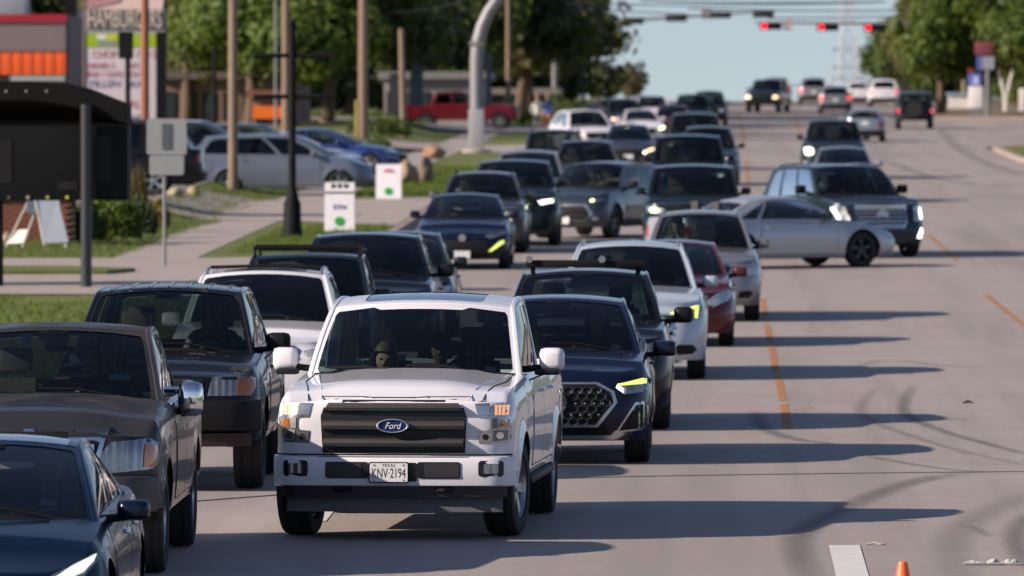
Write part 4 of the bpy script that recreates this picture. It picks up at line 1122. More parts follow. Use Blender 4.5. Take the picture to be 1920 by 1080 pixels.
# shopping strip behind the trees
def block(name, label, Y, x0, x1, ytop, wallc, roofc, bays, depth=12, band=None):
    Y *= 1.5; q = at((x0+x1)/2, 240, Y); r = empty(name, (q.x, Y, gz(Y)+.05)); tag(r, label, 'building'); s_ = F/Y; hw_ = (x1-x0)/2/s_; h = at(960, ytop, Y).z-gz(Y)
    b = MB(); b.box((-hw_, 0, 0), (hw_, depth, h)); b.build('wall', simple(name+'_wall%d' % x0, wallc, .8, 0, .2, 1.5), r)
    b = MB(); b.box((-hw_-.3, -.4, h), (hw_+.3, depth+.3, h+.35)); b.build('roof', simple(name+'_roof%d' % x0, roofc, .7), r)
    for i in range(bays):
        xc = -hw_+2*hw_*(i+.5)/bays; ww = 2*hw_/bays*.34
        w = MB(); w.box((xc-ww, -.05, .7), (xc+ww, .02, min(2.6, h-.6))); o = w.build('window', M_DARK, r)
        g_ = MB(); g_.box((xc-ww+.08, -.07, .8), (xc+ww-.08, -.055, min(2.5, h-.7))); g_.build('pane', simple('shop_pane', (.03, .045, .05), .08, 0, .2, 2), o)
    if band:
        b = MB(); b.box((-hw_, -.18, h-.9), (hw_, -.02, h-.35)); b.build('sign_band', simple(name+'_band', band, .6), r)
    return r
block('shop_building', 'brown brick shop seen through trees above the parked cars', 262, 300, 560, 150, (.20, .12, .09), (.12, .10, .09), 7)
block('shop_building', 'shop with an orange sign band behind the parked cars', 250, 474, 540, 186, (.26, .15, .12), (.2, .08, .05), 2, band=(.80, .16, .01))
block('shop_building', 'pale shop behind trees right of the signal mast', 330, 890, 1040, 178, (.34, .29, .25), (.2, .18, .16), 5)
block('shop_building', 'white low shop behind the trees right of the tan utility pole', 275, 720, 905, 150, (.30, .28, .26), (.2, .2, .2), 6)
b = MB(); Yt = 393; q = at(745, 240, Yt); s_ = F/Yt
tg = empty('tall_sign_panel', (q.x, Yt, gz(Yt)+.1)); tag(tg, 'beige and slate upright sign panel behind the dark short pole', 'sign')
hz_ = lambda y: at(745, y, Yt).z-gz(Yt)-.1
b.box((-15/s_, 0, hz_(222)), (10/s_, .3, hz_(138)), bev=.05); b.build('beige_panel', simple('panel_beige', (.40, .33, .29), .7), tg)
b = MB(); b.box((24/s_, .1, hz_(200)), (48/s_, .4, hz_(20))); b.build('slate_panel', simple('panel_slate', (.10, .125, .16), .6), tg)
b = MB(); b.tube([(0, .15, 0), (0, .15, hz_(200))], .06, 8); b.build('sign_pole', M_STEEL, tg)

# signal mast with its sweeping arm
q = G(894, 292); sm = empty('signal_mast', (q.x, q.y, gzq(q)+.1)); tag(sm, 'grey steel signal mast curving up to the right with cabinet', 'signal mast'); s_ = F/q.y
mz = lambda y: at(894, y, q.y).z-gzq(q)-.1
pts = [(0, 0, 0), (0, 0, mz(200)), (0, 0, mz(110))]
for i in range(1, 9):
    a = PI/2*i/8; R_ = 2.1; pts.append((R_*1.25*(1-math.cos(a)), 0, mz(110)+R_*1.5*math.sin(a)))
pts.append((pts[-1][0]+13, 0, pts[-1][2]+.3))
b = MB(); b.tube(pts, [.27, .265, .26]+[.255-.012*i for i in range(8)]+[.08], 16); b.build('mast_tube', M_STEEL, sm)
b = MB(); b.box((-.30, -.34, mz(288)), (.28, -.05, mz(205)), bev=.04); b.build('control_cabinet', simple('cabinet_grey', (.40, .40, .41), .5, .3), sm)
b = MB(); b.lathe([(-.15, .55), (.12, .55), (.14, .5), (.14, .01)], 'z', 20); b.build('footing', M_WALK, sm)
b = MB(); b.lathe([(mz(86), .29), (mz(78), .30)], 'z', 16); b.build('collar', M_CHROME, sm)
b = MB(); b.box((.34, -.05, mz(200)), (.52, .1, mz(98))); b.build('pedestrian_signal', simple('slate_box', (.045, .06, .08), .6), sm)

# horizontal signal heads on two far mast arms
M_SIGB = simple('signal_housing', (.018, .020, .022), .6)
M_LITR = emit('signal_red', (1.0, .005, .02), 3.0, (.3, .01, .01)); M_LENSK = simple('signal_dark_lens', (.02, .02, .02), .3)
def arm(label, Y, a, b_, polex, heads, face, signs=()):
    Y *= 1.5; A, B_ = at(*a, Y), at(*b_, Y); base = Vector((polex, Y, gz(Y))); r = empty('traffic_signal', base); tag(r, label, 'traffic signal', 'far signal arms over the crossing')
    h = (A if abs(A.x-polex) < abs(B_.x-polex) else B_).z-base.z
    t_ = MB(); t_.tube([(0, 0, 0), (0, 0, h+.6)], [.17, .13], 12); t_.build('signal_pole', M_STEEL, r)
    P0, P1 = A-base, B_-base
    near, far = (P0, P1) if abs(P0.x) < abs(P1.x) else (P1, P0)
    t_ = MB(); t_.tube([(0, 0, near.z), near, far], [.12, .11, .06], 10); t_.build('mast_arm', M_STEEL, r)
    for (x, y) in heads:
        c = at(x, y, Y)-base; hd = MB(); hd.box((c.x-.62, -.12, c.z-.20), (c.x+.62, .10, c.z+.20), bev=.04); o = hd.build('signal_head', M_SIGB, r)
        s2 = -1 if face else 1
        for k in (-1, 0, 1):
            l = MB(); l.lathe([(-.145*s2*-1 if False else s2*.125, .001), (s2*.125, .14)], 'y', 18, None, (c.x+k*.36, 0, c.z)); l.build('signal_lens', M_LITR if (face and k == -1) else M_LENSK, o, 0)
            v = MB(); n_ = 14; V = []
            for i in range(n_+1):
                an = -.3+ (PI+.6)*i/n_
                for yy, rr in ((s2*.12, .165), (s2*.36, .165)): V.append((c.x+k*.36+rr*math.cos(an), yy, c.z+rr*math.sin(an)))
            v.add(V, [(2*i, 2*i+1, 2*i+3, 2*i+2) for i in range(n_)]); v.build('visor', M_SIGB, o, 30, fix=False)
    for x, y, w, h_, m_ in signs:
        c = at(x, y, Y)-base; g_ = MB(); g_.prism(rrect(c.x-w/2, c.z-h_/2, c.x+w/2, c.z+h_/2, .05), -.03, 0); g_.build('arm_sign', m_, r, 0)
    return r
arm('dark signal arm seen from behind with four heads, nearest the left trees', 335, (1090, 44), (1455, 20), at(1040, 200, 502.5).x, [(1187, 39), (1268, 34), (1351, 28), (1431, 27)], False, [(1325, 26, .62, .6, simple('sign_pinkgrey', (.28, .24, .25), .6))])
arm('signal arm on the right carrying three lit red heads', 322, (1415, 42), (1950, 47), at(1965, 200, 483).x, [(1445, 49), (1552, 51), (1640, 52)], True, [(1478, 46, .5, .62, simple('sign_palepink', (.62, .50, .50), .6))])
b = MB()
A = at(1135, 118, 540)
cl = empty('street_light', (A.x, 540, gz(540))); tag(cl, 'far faint street light on a leaning arm against the sky', 'street light')
Q = [at(1135, 150, 540)-Vector((A.x, 540, gz(540))), at(1150, 105, 540)-Vector((A.x, 540, gz(540))), at(1165, 84, 540)-Vector((A.x, 540, gz(540)))]
b = MB(); b.tube([(Q[0].x, 0, 0), Q[0], Q[1], Q[2]], .05, 8); b.build('light_pole', M_STEEL, cl)
b = MB(); b.box((Q[2].x-.1, -.1, Q[2].z-.06), (Q[2].x+.6, .1, Q[2].z+.06), bev=.04); b.build('lamp_head', M_STEEL, cl)

# overhead wires
for k, (a, m_, c_, Y0, Y1) in enumerate((((1060, 6), (1300, 14), (1640, 4), 240, 300), ((1080, 14), (1200, 24), (1290, 27), 250, 285), ((1290, 16), (1500, 22), (1700, 20), 260, 260), ((1440, 34), (1560, 34), (1700, 30), 265, 265), ((1200, 0), (1400, 9), (1660, 3), 230, 230), ((600, 40), (640, 25), (672, -5), 250, 250), ((690, 24), (780, 26), (872, 2), 255, 220))):
    Y0 *= 1.5; Y1 *= 1.5; A, Mi, C_ = at(*a, Y0), at(*m_, (Y0+Y1)/2), at(*c_, Y1); b = MB()
    pts = [A.lerp(Mi, t).lerp(Mi.lerp(C_, t), t) for t in [i/20 for i in range(21)]]
    b.tube(pts, .03, 5); tag(b.build('overhead_wire', M_BLACK, None, 60), ['thin dark wire sagging across the sky, leaving the left trees at the top', 'short dark wire from the left tree top down to the signal arm', 'level dark wire in the sky above the signal heads', 'low dark wire beside the lit red signals', 'uppermost thin wire crossing the top edge of the sky', 'thin wire rising to the wooden pole with yellow guard', 'thin wire from the pole with yellow guard towards the signal mast'][k], 'wire', 'overhead wires')

# transmission tower far beyond the crest
Yt = 1350; q = at(1590, 260, Yt); tw_ = empty('transmission_tower', (q.x, Yt, gz(Yt)-2)); tag(tw_, 'faint lattice power tower far beyond the road crest', 'transmission tower')
s_ = F/Yt; H_ = at(1590, -60, Yt).z-gz(Yt)+2; b = MB(); hwid = lambda z: 2.3-1.7*min(1, z/H_*1.05)
N_ = 12
for i in range(N_):
    z0, z1 = H_*i/N_, H_*(i+1)/N_; w0, w1 = hwid(z0), hwid(z1)
    for sx in (-1, 1):
        for sy in (-1, 1):
            b.tube([(sx*w0, sy*w0, z0), (sx*w1, sy*w1, z1)], .10, 4)
        b.tube([(sx*w0, -w0, z0), (-sx*w1, -w1, z1)], .06, 4)
    b.tube([(-w1, -w1, z1), (w1, -w1, z1)], .06, 4)
b.build('lattice', simple('tower_steel', (.42, .40, .42), .6, .3), tw_, 0)
for y in (95, 128, 150):
    z = at(1590, y, Yt).z-gz(Yt)+2; b = MB()
    for s2 in (-1, 1): b.tube([(0, 0, z), (s2*2.6, 0, z+.2)], .12, 4); b.tube([(0, 0, z+.9), (s2*2.6, 0, z+.2)], .07, 4); b.tube([(s2*2.5, 0, z+.2), (s2*2.5, 0, z-1.1)], .12, 5)
    b.build('crossarm', simple('tower_steel', (.42, .40, .42), .6, .3), tw_, 0)

# signs on the right
M_BLUE = simple('sign_blue', (.10, .14, .42), .5); M_WHT = simple('sign_pale', (.78, .74, .72), .5)
Yr_ = 459; q = at(1829, 202, Yr_); s_ = F/Yr_; r = empty('roadside_sign', (q.x, Yr_, gz(Yr_)+.1)); tag(r, 'white roadside sign with blue top at the right', 'sign')
hz_ = lambda y: at(1829, y, Yr_).z-gz(Yr_)-.1
b = MB(); b.box((-13/s_, 0, hz_(203)), (14/s_, .3, hz_(162)), bev=.04); b.build('white_panel', M_WHT, r)
b = MB(); b.box((-8/s_, .05, -.1), (9/s_, .25, hz_(202))); b.build('sign_base', M_STEEL, r)
b = MB(); b.box((-13/s_, 0, hz_(161)), (12/s_, .3, hz_(138)), bev=.04); b.build('blue_panel', M_BLUE, r)
b = MB(); b.prism([(-6/s_, hz_(158)), (7/s_, hz_(158)), (4/s_, hz_(142)), (-2/s_, hz_(142))], -.02, .01); b.build('pale_emblem', simple('sign_paleblue', (.5, .55, .85), .5), r, 0)
b = MB(); b.box((-14/s_, -.02, hz_(136)), (-2/s_, .25, hz_(129)), bev=.02); b.build('red_panel', simple('sign_darkred', (.25, .03, .04), .5), r)
Yr_ = 462; q = at(1852, 202, Yr_); s_ = F/Yr_; r = empty('petrol_sign', (q.x, Yr_, gz(Yr_)+.1)); tag(r, 'tall sign with red panel over blue and white, among right trees', 'sign')
hz_ = lambda y: at(1852, y, Yr_).z-gz(Yr_)-.1
b = MB(); b.box((-24/s_, 0, hz_(103)), (10/s_, .3, hz_(79)), bev=.04); b.build('red_panel', simple('sign_crimson', (.20, .045, .06), .6), r)
b = MB(); b.box((-20/s_, .02, hz_(132)), (-12/s_, .3, hz_(105))); b.build('blue_panel', M_BLUE, r)
b = MB(); b.box((-11/s_, .02, hz_(130)), (12/s_, .3, hz_(106))); b.build('white_panel', simple('sign_greywhite', (.32, .33, .37), .5), r)
b = MB(); b.tube([(0, .15, 0), (0, .15, hz_(128))], .12, 8); b.build('sign_pole', M_STEEL, r)
for px_, ln in ((1884, -.35), (1886, .42)):
    q = at(px_, 196, 483); r = empty('white_post', (q.x, 483, gz(483)+.1)); tag(r, 'white bent post of the pair at the right, leaning %s' % ('left' if ln < 0 else 'right'), 'post', 'pair of white posts')
    b = MB(); h = at(px_, 130, 483).z-gz(483); b.tube([(0, 0, 0), (ln*.15, 0, h*.4), (ln, 0, h)], .075, 8); b.build('post_shaft', M_WHT, r)
q = at(1917, 200, 483); r = empty('white_post', (q.x, 483, gz(483)+.1)); tag(r, 'stout white board at the right edge of the photo', 'sign'); b = MB(); b.box((-.2, 0, 0), (.25, .2, 1.3), bev=.04); b.build('board_panel', M_WHT, r)
q = at(1803, 202, 495); r = empty('pale_kiosk', (q.x, 495, gz(495)+.1)); tag(r, 'pale blue low kiosk behind the brown pole at the right', 'kiosk')
b = MB(); b.box((-.75, 0, 0), (.55, 1.2, .75)); b.build('kiosk_wall', M_WHT, r); b = MB(); b.box((-.85, -.1, .75), (.65, 1.3, .92)); b.build('kiosk_roof', simple('kiosk_blue', (.25, .40, .52), .6), r)

# ------------------------------------------------------------------ vegetation
def leaf_mat(name, c1, c2, c3):
    m = bpy.data.materials.new(name); m.use_nodes = True; nt = m.node_tree; N, Lk = nt.nodes, nt.links; B = N['Principled BSDF']
    c = mixc(nt, ramp(nt, noise_tex(nt, 4.0, 5, .65), .35, .65), c1, c2); oi = N.new('ShaderNodeObjectInfo')
    c = mixc(nt, ramp(nt, noise_tex(nt, 13.0, 3, .6), .45, .75), c, c3)
    Lk.new(c, B.inputs['Base Color']); B.inputs['Roughness'].default_value = .55; B.inputs['Specular IOR Level'].default_value = .3
    tr = N.new('ShaderNodeBsdfTranslucent'); Lk.new(mixc(nt, .5, c, (.30, .38, .02)), tr.inputs[0]); mx = N.new('ShaderNodeMixShader'); mx.inputs[0].default_value = .38
    Lk.new(B.outputs[0], mx.inputs[1]); Lk.new(tr.outputs[0], mx.inputs[2]); Lk.new(mx.outputs[0], N['Material Output'].inputs[0])
    return m
L_BRIGHT = leaf_mat('leaf_bright', (.060, .105, .018), (.105, .155, .030), (.17, .195, .05))
L_MID = leaf_mat('leaf_mid', (.036, .066, .018), (.066, .10, .025), (.115, .13, .04))
L_OLIVE = leaf_mat('leaf_olive', (.075, .080, .036), (.12, .115, .05), (.17, .145, .065))
L_DARK = leaf_mat('leaf_dark', (.038, .056, .028), (.062, .084, .036), (.10, .11, .050))
L_BROWN = leaf_mat('leaf_brown', (.085, .065, .04), (.12, .095, .055), (.16, .13, .07))
M_BARK = simple('bark', (.12, .085, .06), .95, 0, .4, 8, bumpy=.6)
def tree_meshes(seed, lobes, nleaf, size, th=.40):
    """unit-height tree: trunk with limbs, crown of leaf quads gathered in clumps"""
    rng = random.Random(seed); T = MB()
    lean = rng.uniform(-.03, .03)
    T.tube([(0, 0, -.02), (lean*.3, 0, .10), (lean, .01, th), (lean*1.4, 0, th+.25)], [.034, .026, .019, .008], 9)
    clumps = []
    for (cx, cy_, cz, rx, ry, rz) in lobes:
        k = 0
        while k < 30:
            d = Vector((rng.gauss(0, 1), rng.gauss(0, 1), rng.gauss(0, 1))).normalized(); r = rng.uniform(.3, 1.0)
            c = Vector((cx+d.x*rx*r, cy_+d.y*ry*r, cz+d.z*rz*r)); clumps.append((c, rng.uniform(.05, .12), d)); k += 1
    for c, r, d in clumps[::9]:
        T.tube([(lean, .01, th*rng.uniform(.75, 1.1)), Vector((lean, 0, th)).lerp(c, .5)+Vector((0, 0, .03)), c], [.012, .008, .003], 5)
    V, Fc = [], []
    per = nleaf//len(clumps)
    for c, r, d in clumps:
        for _ in range(per):
            o = Vector((rng.gauss(0, 1), rng.gauss(0, 1), rng.gauss(0, .75))).normalized()*r*rng.uniform(.3, 1.15)**.7
            p = c+o; n = (o.normalized()+d*.5+Vector((rng.uniform(-.7, .7), rng.uniform(-.7, .7), rng.uniform(-.2, .9)))).normalized()
            a = n.cross(Vector((rng.uniform(-1, 1), rng.uniform(-1, 1), rng.uniform(-1, 1)))).normalized(); b_ = n.cross(a); s_ = size*rng.uniform(.6, 1.4)
            i = len(V); V += [p-a*s_, p-b_*s_*.55, p+a*s_, p+b_*s_*.55]; Fc.append((i, i+1, i+2, i+3))
    me = bpy.data.meshes.new('crown'); me.from_pydata([v[:] for v in V], [], Fc)
    me.polygons.foreach_set('use_smooth', [False]*len(Fc))
    me.materials.append(L_MID)
    return T.mesh('trunk', [M_BARK], 60), me
TREES = [tree_meshes(1, [(0, 0, .66, .27, .26, .26), (-.2, .05, .46, .19, .18, .18), (.22, -.03, .48, .19, .18, .2), (.02, -.1, .86, .16, .16, .12), (0, -.12, .34, .2, .2, .14)], 12000, .019, .3),
         tree_meshes(2, [(0, 0, .60, .34, .3, .24), (-.26, 0, .42, .18, .18, .18), (.28, .04, .42, .18, .16, .17), (.1, 0, .82, .2, .2, .14), (.05, -.15, .32, .2, .2, .12)], 12000, .019, .26),
         tree_meshes(3, [(0, 0, .70, .2, .2, .27), (.12, 0, .46, .17, .16, .2), (-.12, .04, .42, .16, .15, .2), (0, 0, .3, .16, .16, .12)], 10000, .019, .24),
         tree_meshes(4, [(0, 0, .45, .40, .38, .36), (-.3, 0, .34, .24, .24, .26), (.3, 0, .36, .24, .24, .26)], 9000, .026, .2)]
def tree(px, Y, H, k, mat, label, name='tree', w=1.0, group='trees along the road', cat='tree', base=None, rot=None):
    Y *= 1.5; q = at(px, 200, Y); z = gz(Y) + lift(q.x, Y); r = empty(name, (q.x, Y, z), rot if rot is not None else random.uniform(0, 6.28)); tag(r, label, cat, group)
    t, c = TREES[k]; link('trunk', t, r, scale=(H, H, H)); o = link('crown', c, r, scale=(H*w, H*w, H)); o.material_slots[0].link = 'OBJECT'; o.material_slots[0].material = mat
    return r
for a in ((350, 262, 11.5, 0, L_OLIVE, 'olive tree behind the menu sign at the left'), (310, 300, 13, 1, L_DARK, 'dark tall tree behind the hamburger sign'), (405, 285, 12, 2, L_OLIVE, 'slim olive tree left of the tan utility pole'),
          (470, 258, 11.5, 1, L_BRIGHT, 'bright green broad tree right of the tan utility pole'), (545, 248, 11, 0, L_BRIGHT, 'bright green tree behind the black lamp post'), (612, 262, 12, 1, L_MID, 'mid green tree left of the pole with yellow guard'),
          (655, 300, 13, 0, L_DARK, 'dark green tree directly behind the pole with yellow guard'), (735, 282, 12.5, 1, L_DARK, 'dark broad tree behind the beige sign panel'), (800, 290, 12, 0, L_MID, 'mid green tree above the red pickup bed'),
          (862, 300, 12, 2, L_BRIGHT, 'slim bright tree left of the signal mast top'), (915, 305, 13, 1, L_DARK, 'dark tree behind the signal mast'), (975, 312, 12.5, 1, L_OLIVE, 'olive tree right of the signal mast'),
          (992, 322, 11.2, 0, L_OLIVE, 'olive tree at the left edge of the open sky'), (1040, 338, 8.2, 2, L_OLIVE, 'slim olive tree beside the open sky'), (250, 330, 14, 1, L_DARK, 'dark tree over the menu sign'), (160, 330, 14, 0, L_OLIVE, 'olive tree behind the thin brown post'),
          (60, 330, 14, 1, L_DARK, 'dark tree above the restaurant roof'), (430, 340, 15, 1, L_DARK, 'tall dark tree far behind the tan utility pole'), (580, 350, 15, 1, L_DARK, 'tall dark tree far behind the lamp post arms'), (690, 350, 15, 0, L_DARK, 'tall dark tree far behind the lawn'),
          (830, 352, 14, 1, L_DARK, 'tall dark tree far behind the red pickup'), (960, 356, 13.5, 0, L_DARK, 'tall dark tree far behind the pale shop')):
    tree(*a, group='trees on the left side')
for a in ((1045, 340, 4.8, 3, L_DARK, 'dark hedge tree low by the road, nearest the left pavement'), (1095, 350, 4.6, 3, L_DARK, 'dark rounded bush tree at the roadside below the sky'), (1122, 362, 3.4, 3, L_DARK, 'small dark bush left of the brownish bush'),
          (1178, 385, 3.6, 3, L_BROWN, 'brownish bush at the far left end of the road')):
    tree(*a, name='bush', cat='bush', group='bushes at the left roadside')
for k, (px_, Y_, h_, m_) in enumerate(((330, 300, 4.2, L_DARK), (400, 305, 4.5, L_OLIVE), (470, 310, 4.0, L_DARK), (540, 305, 4.6, L_MID), (610, 310, 4.2, L_DARK), (670, 300, 4.5, L_DARK), (730, 318, 5, L_DARK), (790, 320, 4.6, L_DARK), (850, 325, 5, L_MID), (910, 335, 4.8, L_DARK), (970, 338, 5.2, L_DARK), (1015, 345, 5.2, L_DARK))):
    tree(px_, Y_, h_, 3, m_, 'rounded hedge bush behind ' + ('the menu sign', 'the dark thin pole', 'the tan utility pole', 'the black lamp post', 'the orange sign band', 'the pole with yellow guard', 'the beige sign panel', 'the slate sign panel', 'the red pickup bed', 'the signal mast', 'the far brown pole', 'the two standing people')[k], name='bush', cat='bush', group='hedge line behind the left shops')
for k, (px_, Y_, h_, m_) in enumerate(((1690, 400, 4.5, L_DARK), (1735, 385, 5.2, L_OLIVE), (1785, 378, 5.5, L_DARK), (1835, 378, 5.6, L_OLIVE), (1885, 378, 5.8, L_DARK), (1935, 378, 6, L_MID))):
    tree(px_, Y_, h_, 3, m_, 'rounded hedge bush behind ' + ('the far white SUV at the right', 'the black boxy off-roader', 'the slim brown pole', 'the blue topped sign', 'the white bent posts', 'the white board at the right edge')[k], name='bush', cat='bush', group='hedge behind the right poles')
for a in ((1764, 316, 9.4, 1, L_BRIGHT, 'bright leafy tree overhanging the right signal heads'), (1935, 314, 10, 0, L_BRIGHT, 'bright tall tree at the right edge'), (1960, 318, 12, 1, L_MID, 'mid green tree beyond the right edge'), (1735, 352, 9.5, 2, L_OLIVE, 'slim olive tree behind the slim brown pole'),
          (1700, 378, 7.2, 1, L_MID, 'mid green tree low at the right of the sky'), (1668, 398, 5.8, 0, L_MID, 'small tree at the right end of the open sky'), (1780, 360, 9, 1, L_DARK, 'dark tree behind the brown pole at the right'), (1850, 362, 11, 1, L_OLIVE, 'olive tree behind the blue topped sign'),
          (1920, 370, 12, 0, L_DARK, 'dark tree far behind the white bent posts')):
    tree(*a, group='trees on the right side')
for a in ((1760, 332, 3.6, 3, L_MID, 'low green bush under the right trees, left of the poles'), (1850, 345, 4.2, 3, L_MID, 'low green bush behind the blue topped sign'), (1905, 335, 3.6, 3, L_BRIGHT, 'low bright bush at the right edge'), (1700, 372, 2.4, 3, L_DARK, 'low dark bush beside the far white car')):
    tree(*a, name='bush', cat='bush', group='bushes at the right roadside')
# shrubs near the kiosk: upright blades and leaves
def shrub(px, py, w, h, mat, label, seed, n=900, blade=False, dy=0):
    q = G(px, py); q.y += dy; rng = random.Random(seed); V, Fc = [], []
    for _ in range(n):
        a, r = rng.uniform(0, 6.28), math.sqrt(rng.random()); x, y = w/2*r*math.cos(a), w/2*r*math.sin(a)*.7; top = h*(1-.45*r*r)*rng.uniform(.55, 1.05)
        if blade:
            l = Vector((x*.4+rng.uniform(-.15, .15), y*.4+rng.uniform(-.1, .1), top)); s_ = .012; t_ = Vector((math.cos(a), math.sin(a), 0))*s_; p = Vector((x*.5, y*.5, 0)); i = len(V)
            V += [p-t_, p+t_, p.lerp(l, .6)+t_*.8+Vector((0, 0, .05)), p.lerp(l, .6)-t_*.8+Vector((0, 0, .05)), l]; Fc += [(i, i+1, i+2, i+3), (i+3, i+2, i+4)]
        else:
            p = Vector((x, y, top*rng.uniform(.08, 1)**.6)); n_ = Vector((rng.gauss(0, 1), rng.gauss(-.5, 1), rng.gauss(.5, .6))).normalized(); u_ = n_.cross(Vector((rng.gauss(0, 1), rng.gauss(0, 1), rng.gauss(1.5, 1)))).normalized(); v_ = n_.cross(u_); s_ = rng.uniform(.05, .10); i = len(V)
            V += [p-v_*s_*1.3, p-u_*s_*.45, p+v_*s_*1.3, p+u_*s_*.45]; Fc.append((i, i+1, i+2, i+3))
    r = empty('shrub', (q.x, q.y, gzq(q)+.1)); tag(r, label, 'shrub', 'shrubs behind the marquee sign')
    me = bpy.data.meshes.new('leaves'); me.from_pydata([v[:] for v in V], [], Fc); me.materials.append(mat); link('leaves', me, r)
    b = MB()
    for k in range(5): a = k*1.26; b.tube([(0, 0, 0), (.1*w*math.cos(a), .1*w*math.sin(a), h*.35), (.3*w*math.cos(a), .3*w*math.sin(a), h*.7)], [.02, .014, .006], 5)
    b.build('stem', M_BARK, r)
shrub(205, 464, 1.35, 1.15, L_BRIGHT, 'bright green leafy shrub below the right end of the marquee', 3, 1900)
shrub(160, 466, .9, .95, L_MID, 'mid green shrub between the sandwich board and marquee post', 4, 1000)
shrub(262, 455, .75, .95, L_DARK, 'dark shrub in shade left of the sign post', 5, 900)
shrub(258, 440, .7, 1.55, leaf_mat('leaf_reed', (.11, .08, .04), (.16, .12, .05), (.20, .07, .05)), 'tall dry reddish grasses in front of the rust post', 6, 700, True)
shrub(295, 438, .55, .75, leaf_mat('leaf_gold', (.30, .22, .05), (.22, .16, .06), (.14, .09, .05)), 'yellow flowering shrub left of the sign post', 7, 600)
shrub(707, 300, 1.1, .9, L_BRIGHT, 'low bright bush at the lawn edge behind the blue sedan', 8, 700)
shrub(700, 262, 2.2, 1.2, L_MID, 'green bush right of the pole with yellow guard', 9, 900)
shrub(735, 264, 1.6, 1.0, L_BRIGHT, 'bright bush under the beige sign panel', 10, 700)
shrub(980, 240, 1.6, 1.2, L_BRIGHT, 'yellow green bush right of the red pickup nose', 12, 700)
shrub(1040, 232, 2.2, 1.5, L_BRIGHT, 'bright bush by the two standing people', 13, 700)
# grass blades on the verges
V, Fc = [], []; rng = random.Random(5)
def tuft(x, y, dz, h):
    z = gz(y)+lift(x, y)+dz
    for _ in range(3):
        a = rng.uniform(0, 6.28); t = Vector((math.cos(a), math.sin(a), 0))*.010; l = Vector((rng.gauss(0, .04), rng.gauss(0, .04), h*rng.uniform(.6, 1.3))); p = Vector((x+rng.gauss(0, .03), y+rng.gauss(0, .03), z)); i = len(V)
        V.extend([p-t, p+t, p+l]); Fc.append((i, i+1, i+2))
for _ in range(19000): 
    y = 105+180*rng.random()**1.3
    if 141 < y < 171 or 195 < y < 230: continue
    tuft(rng.uniform(-13.5 if y < 141 else -9.6, -7.15), y, .12, rng.uniform(.05, .13))
for _ in range(13000):
    x, y = rng.uniform(-16, -11.5), rng.uniform(105, 240)
    if 144 < y < 168 or (y > 190 and x < -13.3): continue
    tuft(x, y, .115, rng.uniform(.05, .13))
me = bpy.data.meshes.new('grass'); me.from_pydata([v[:] for v in V], [], Fc); me.materials.append(L_BRIGHT); tag(link('grass', me), 'short green grass on the verges and lawn', 'grass', kind='stuff')

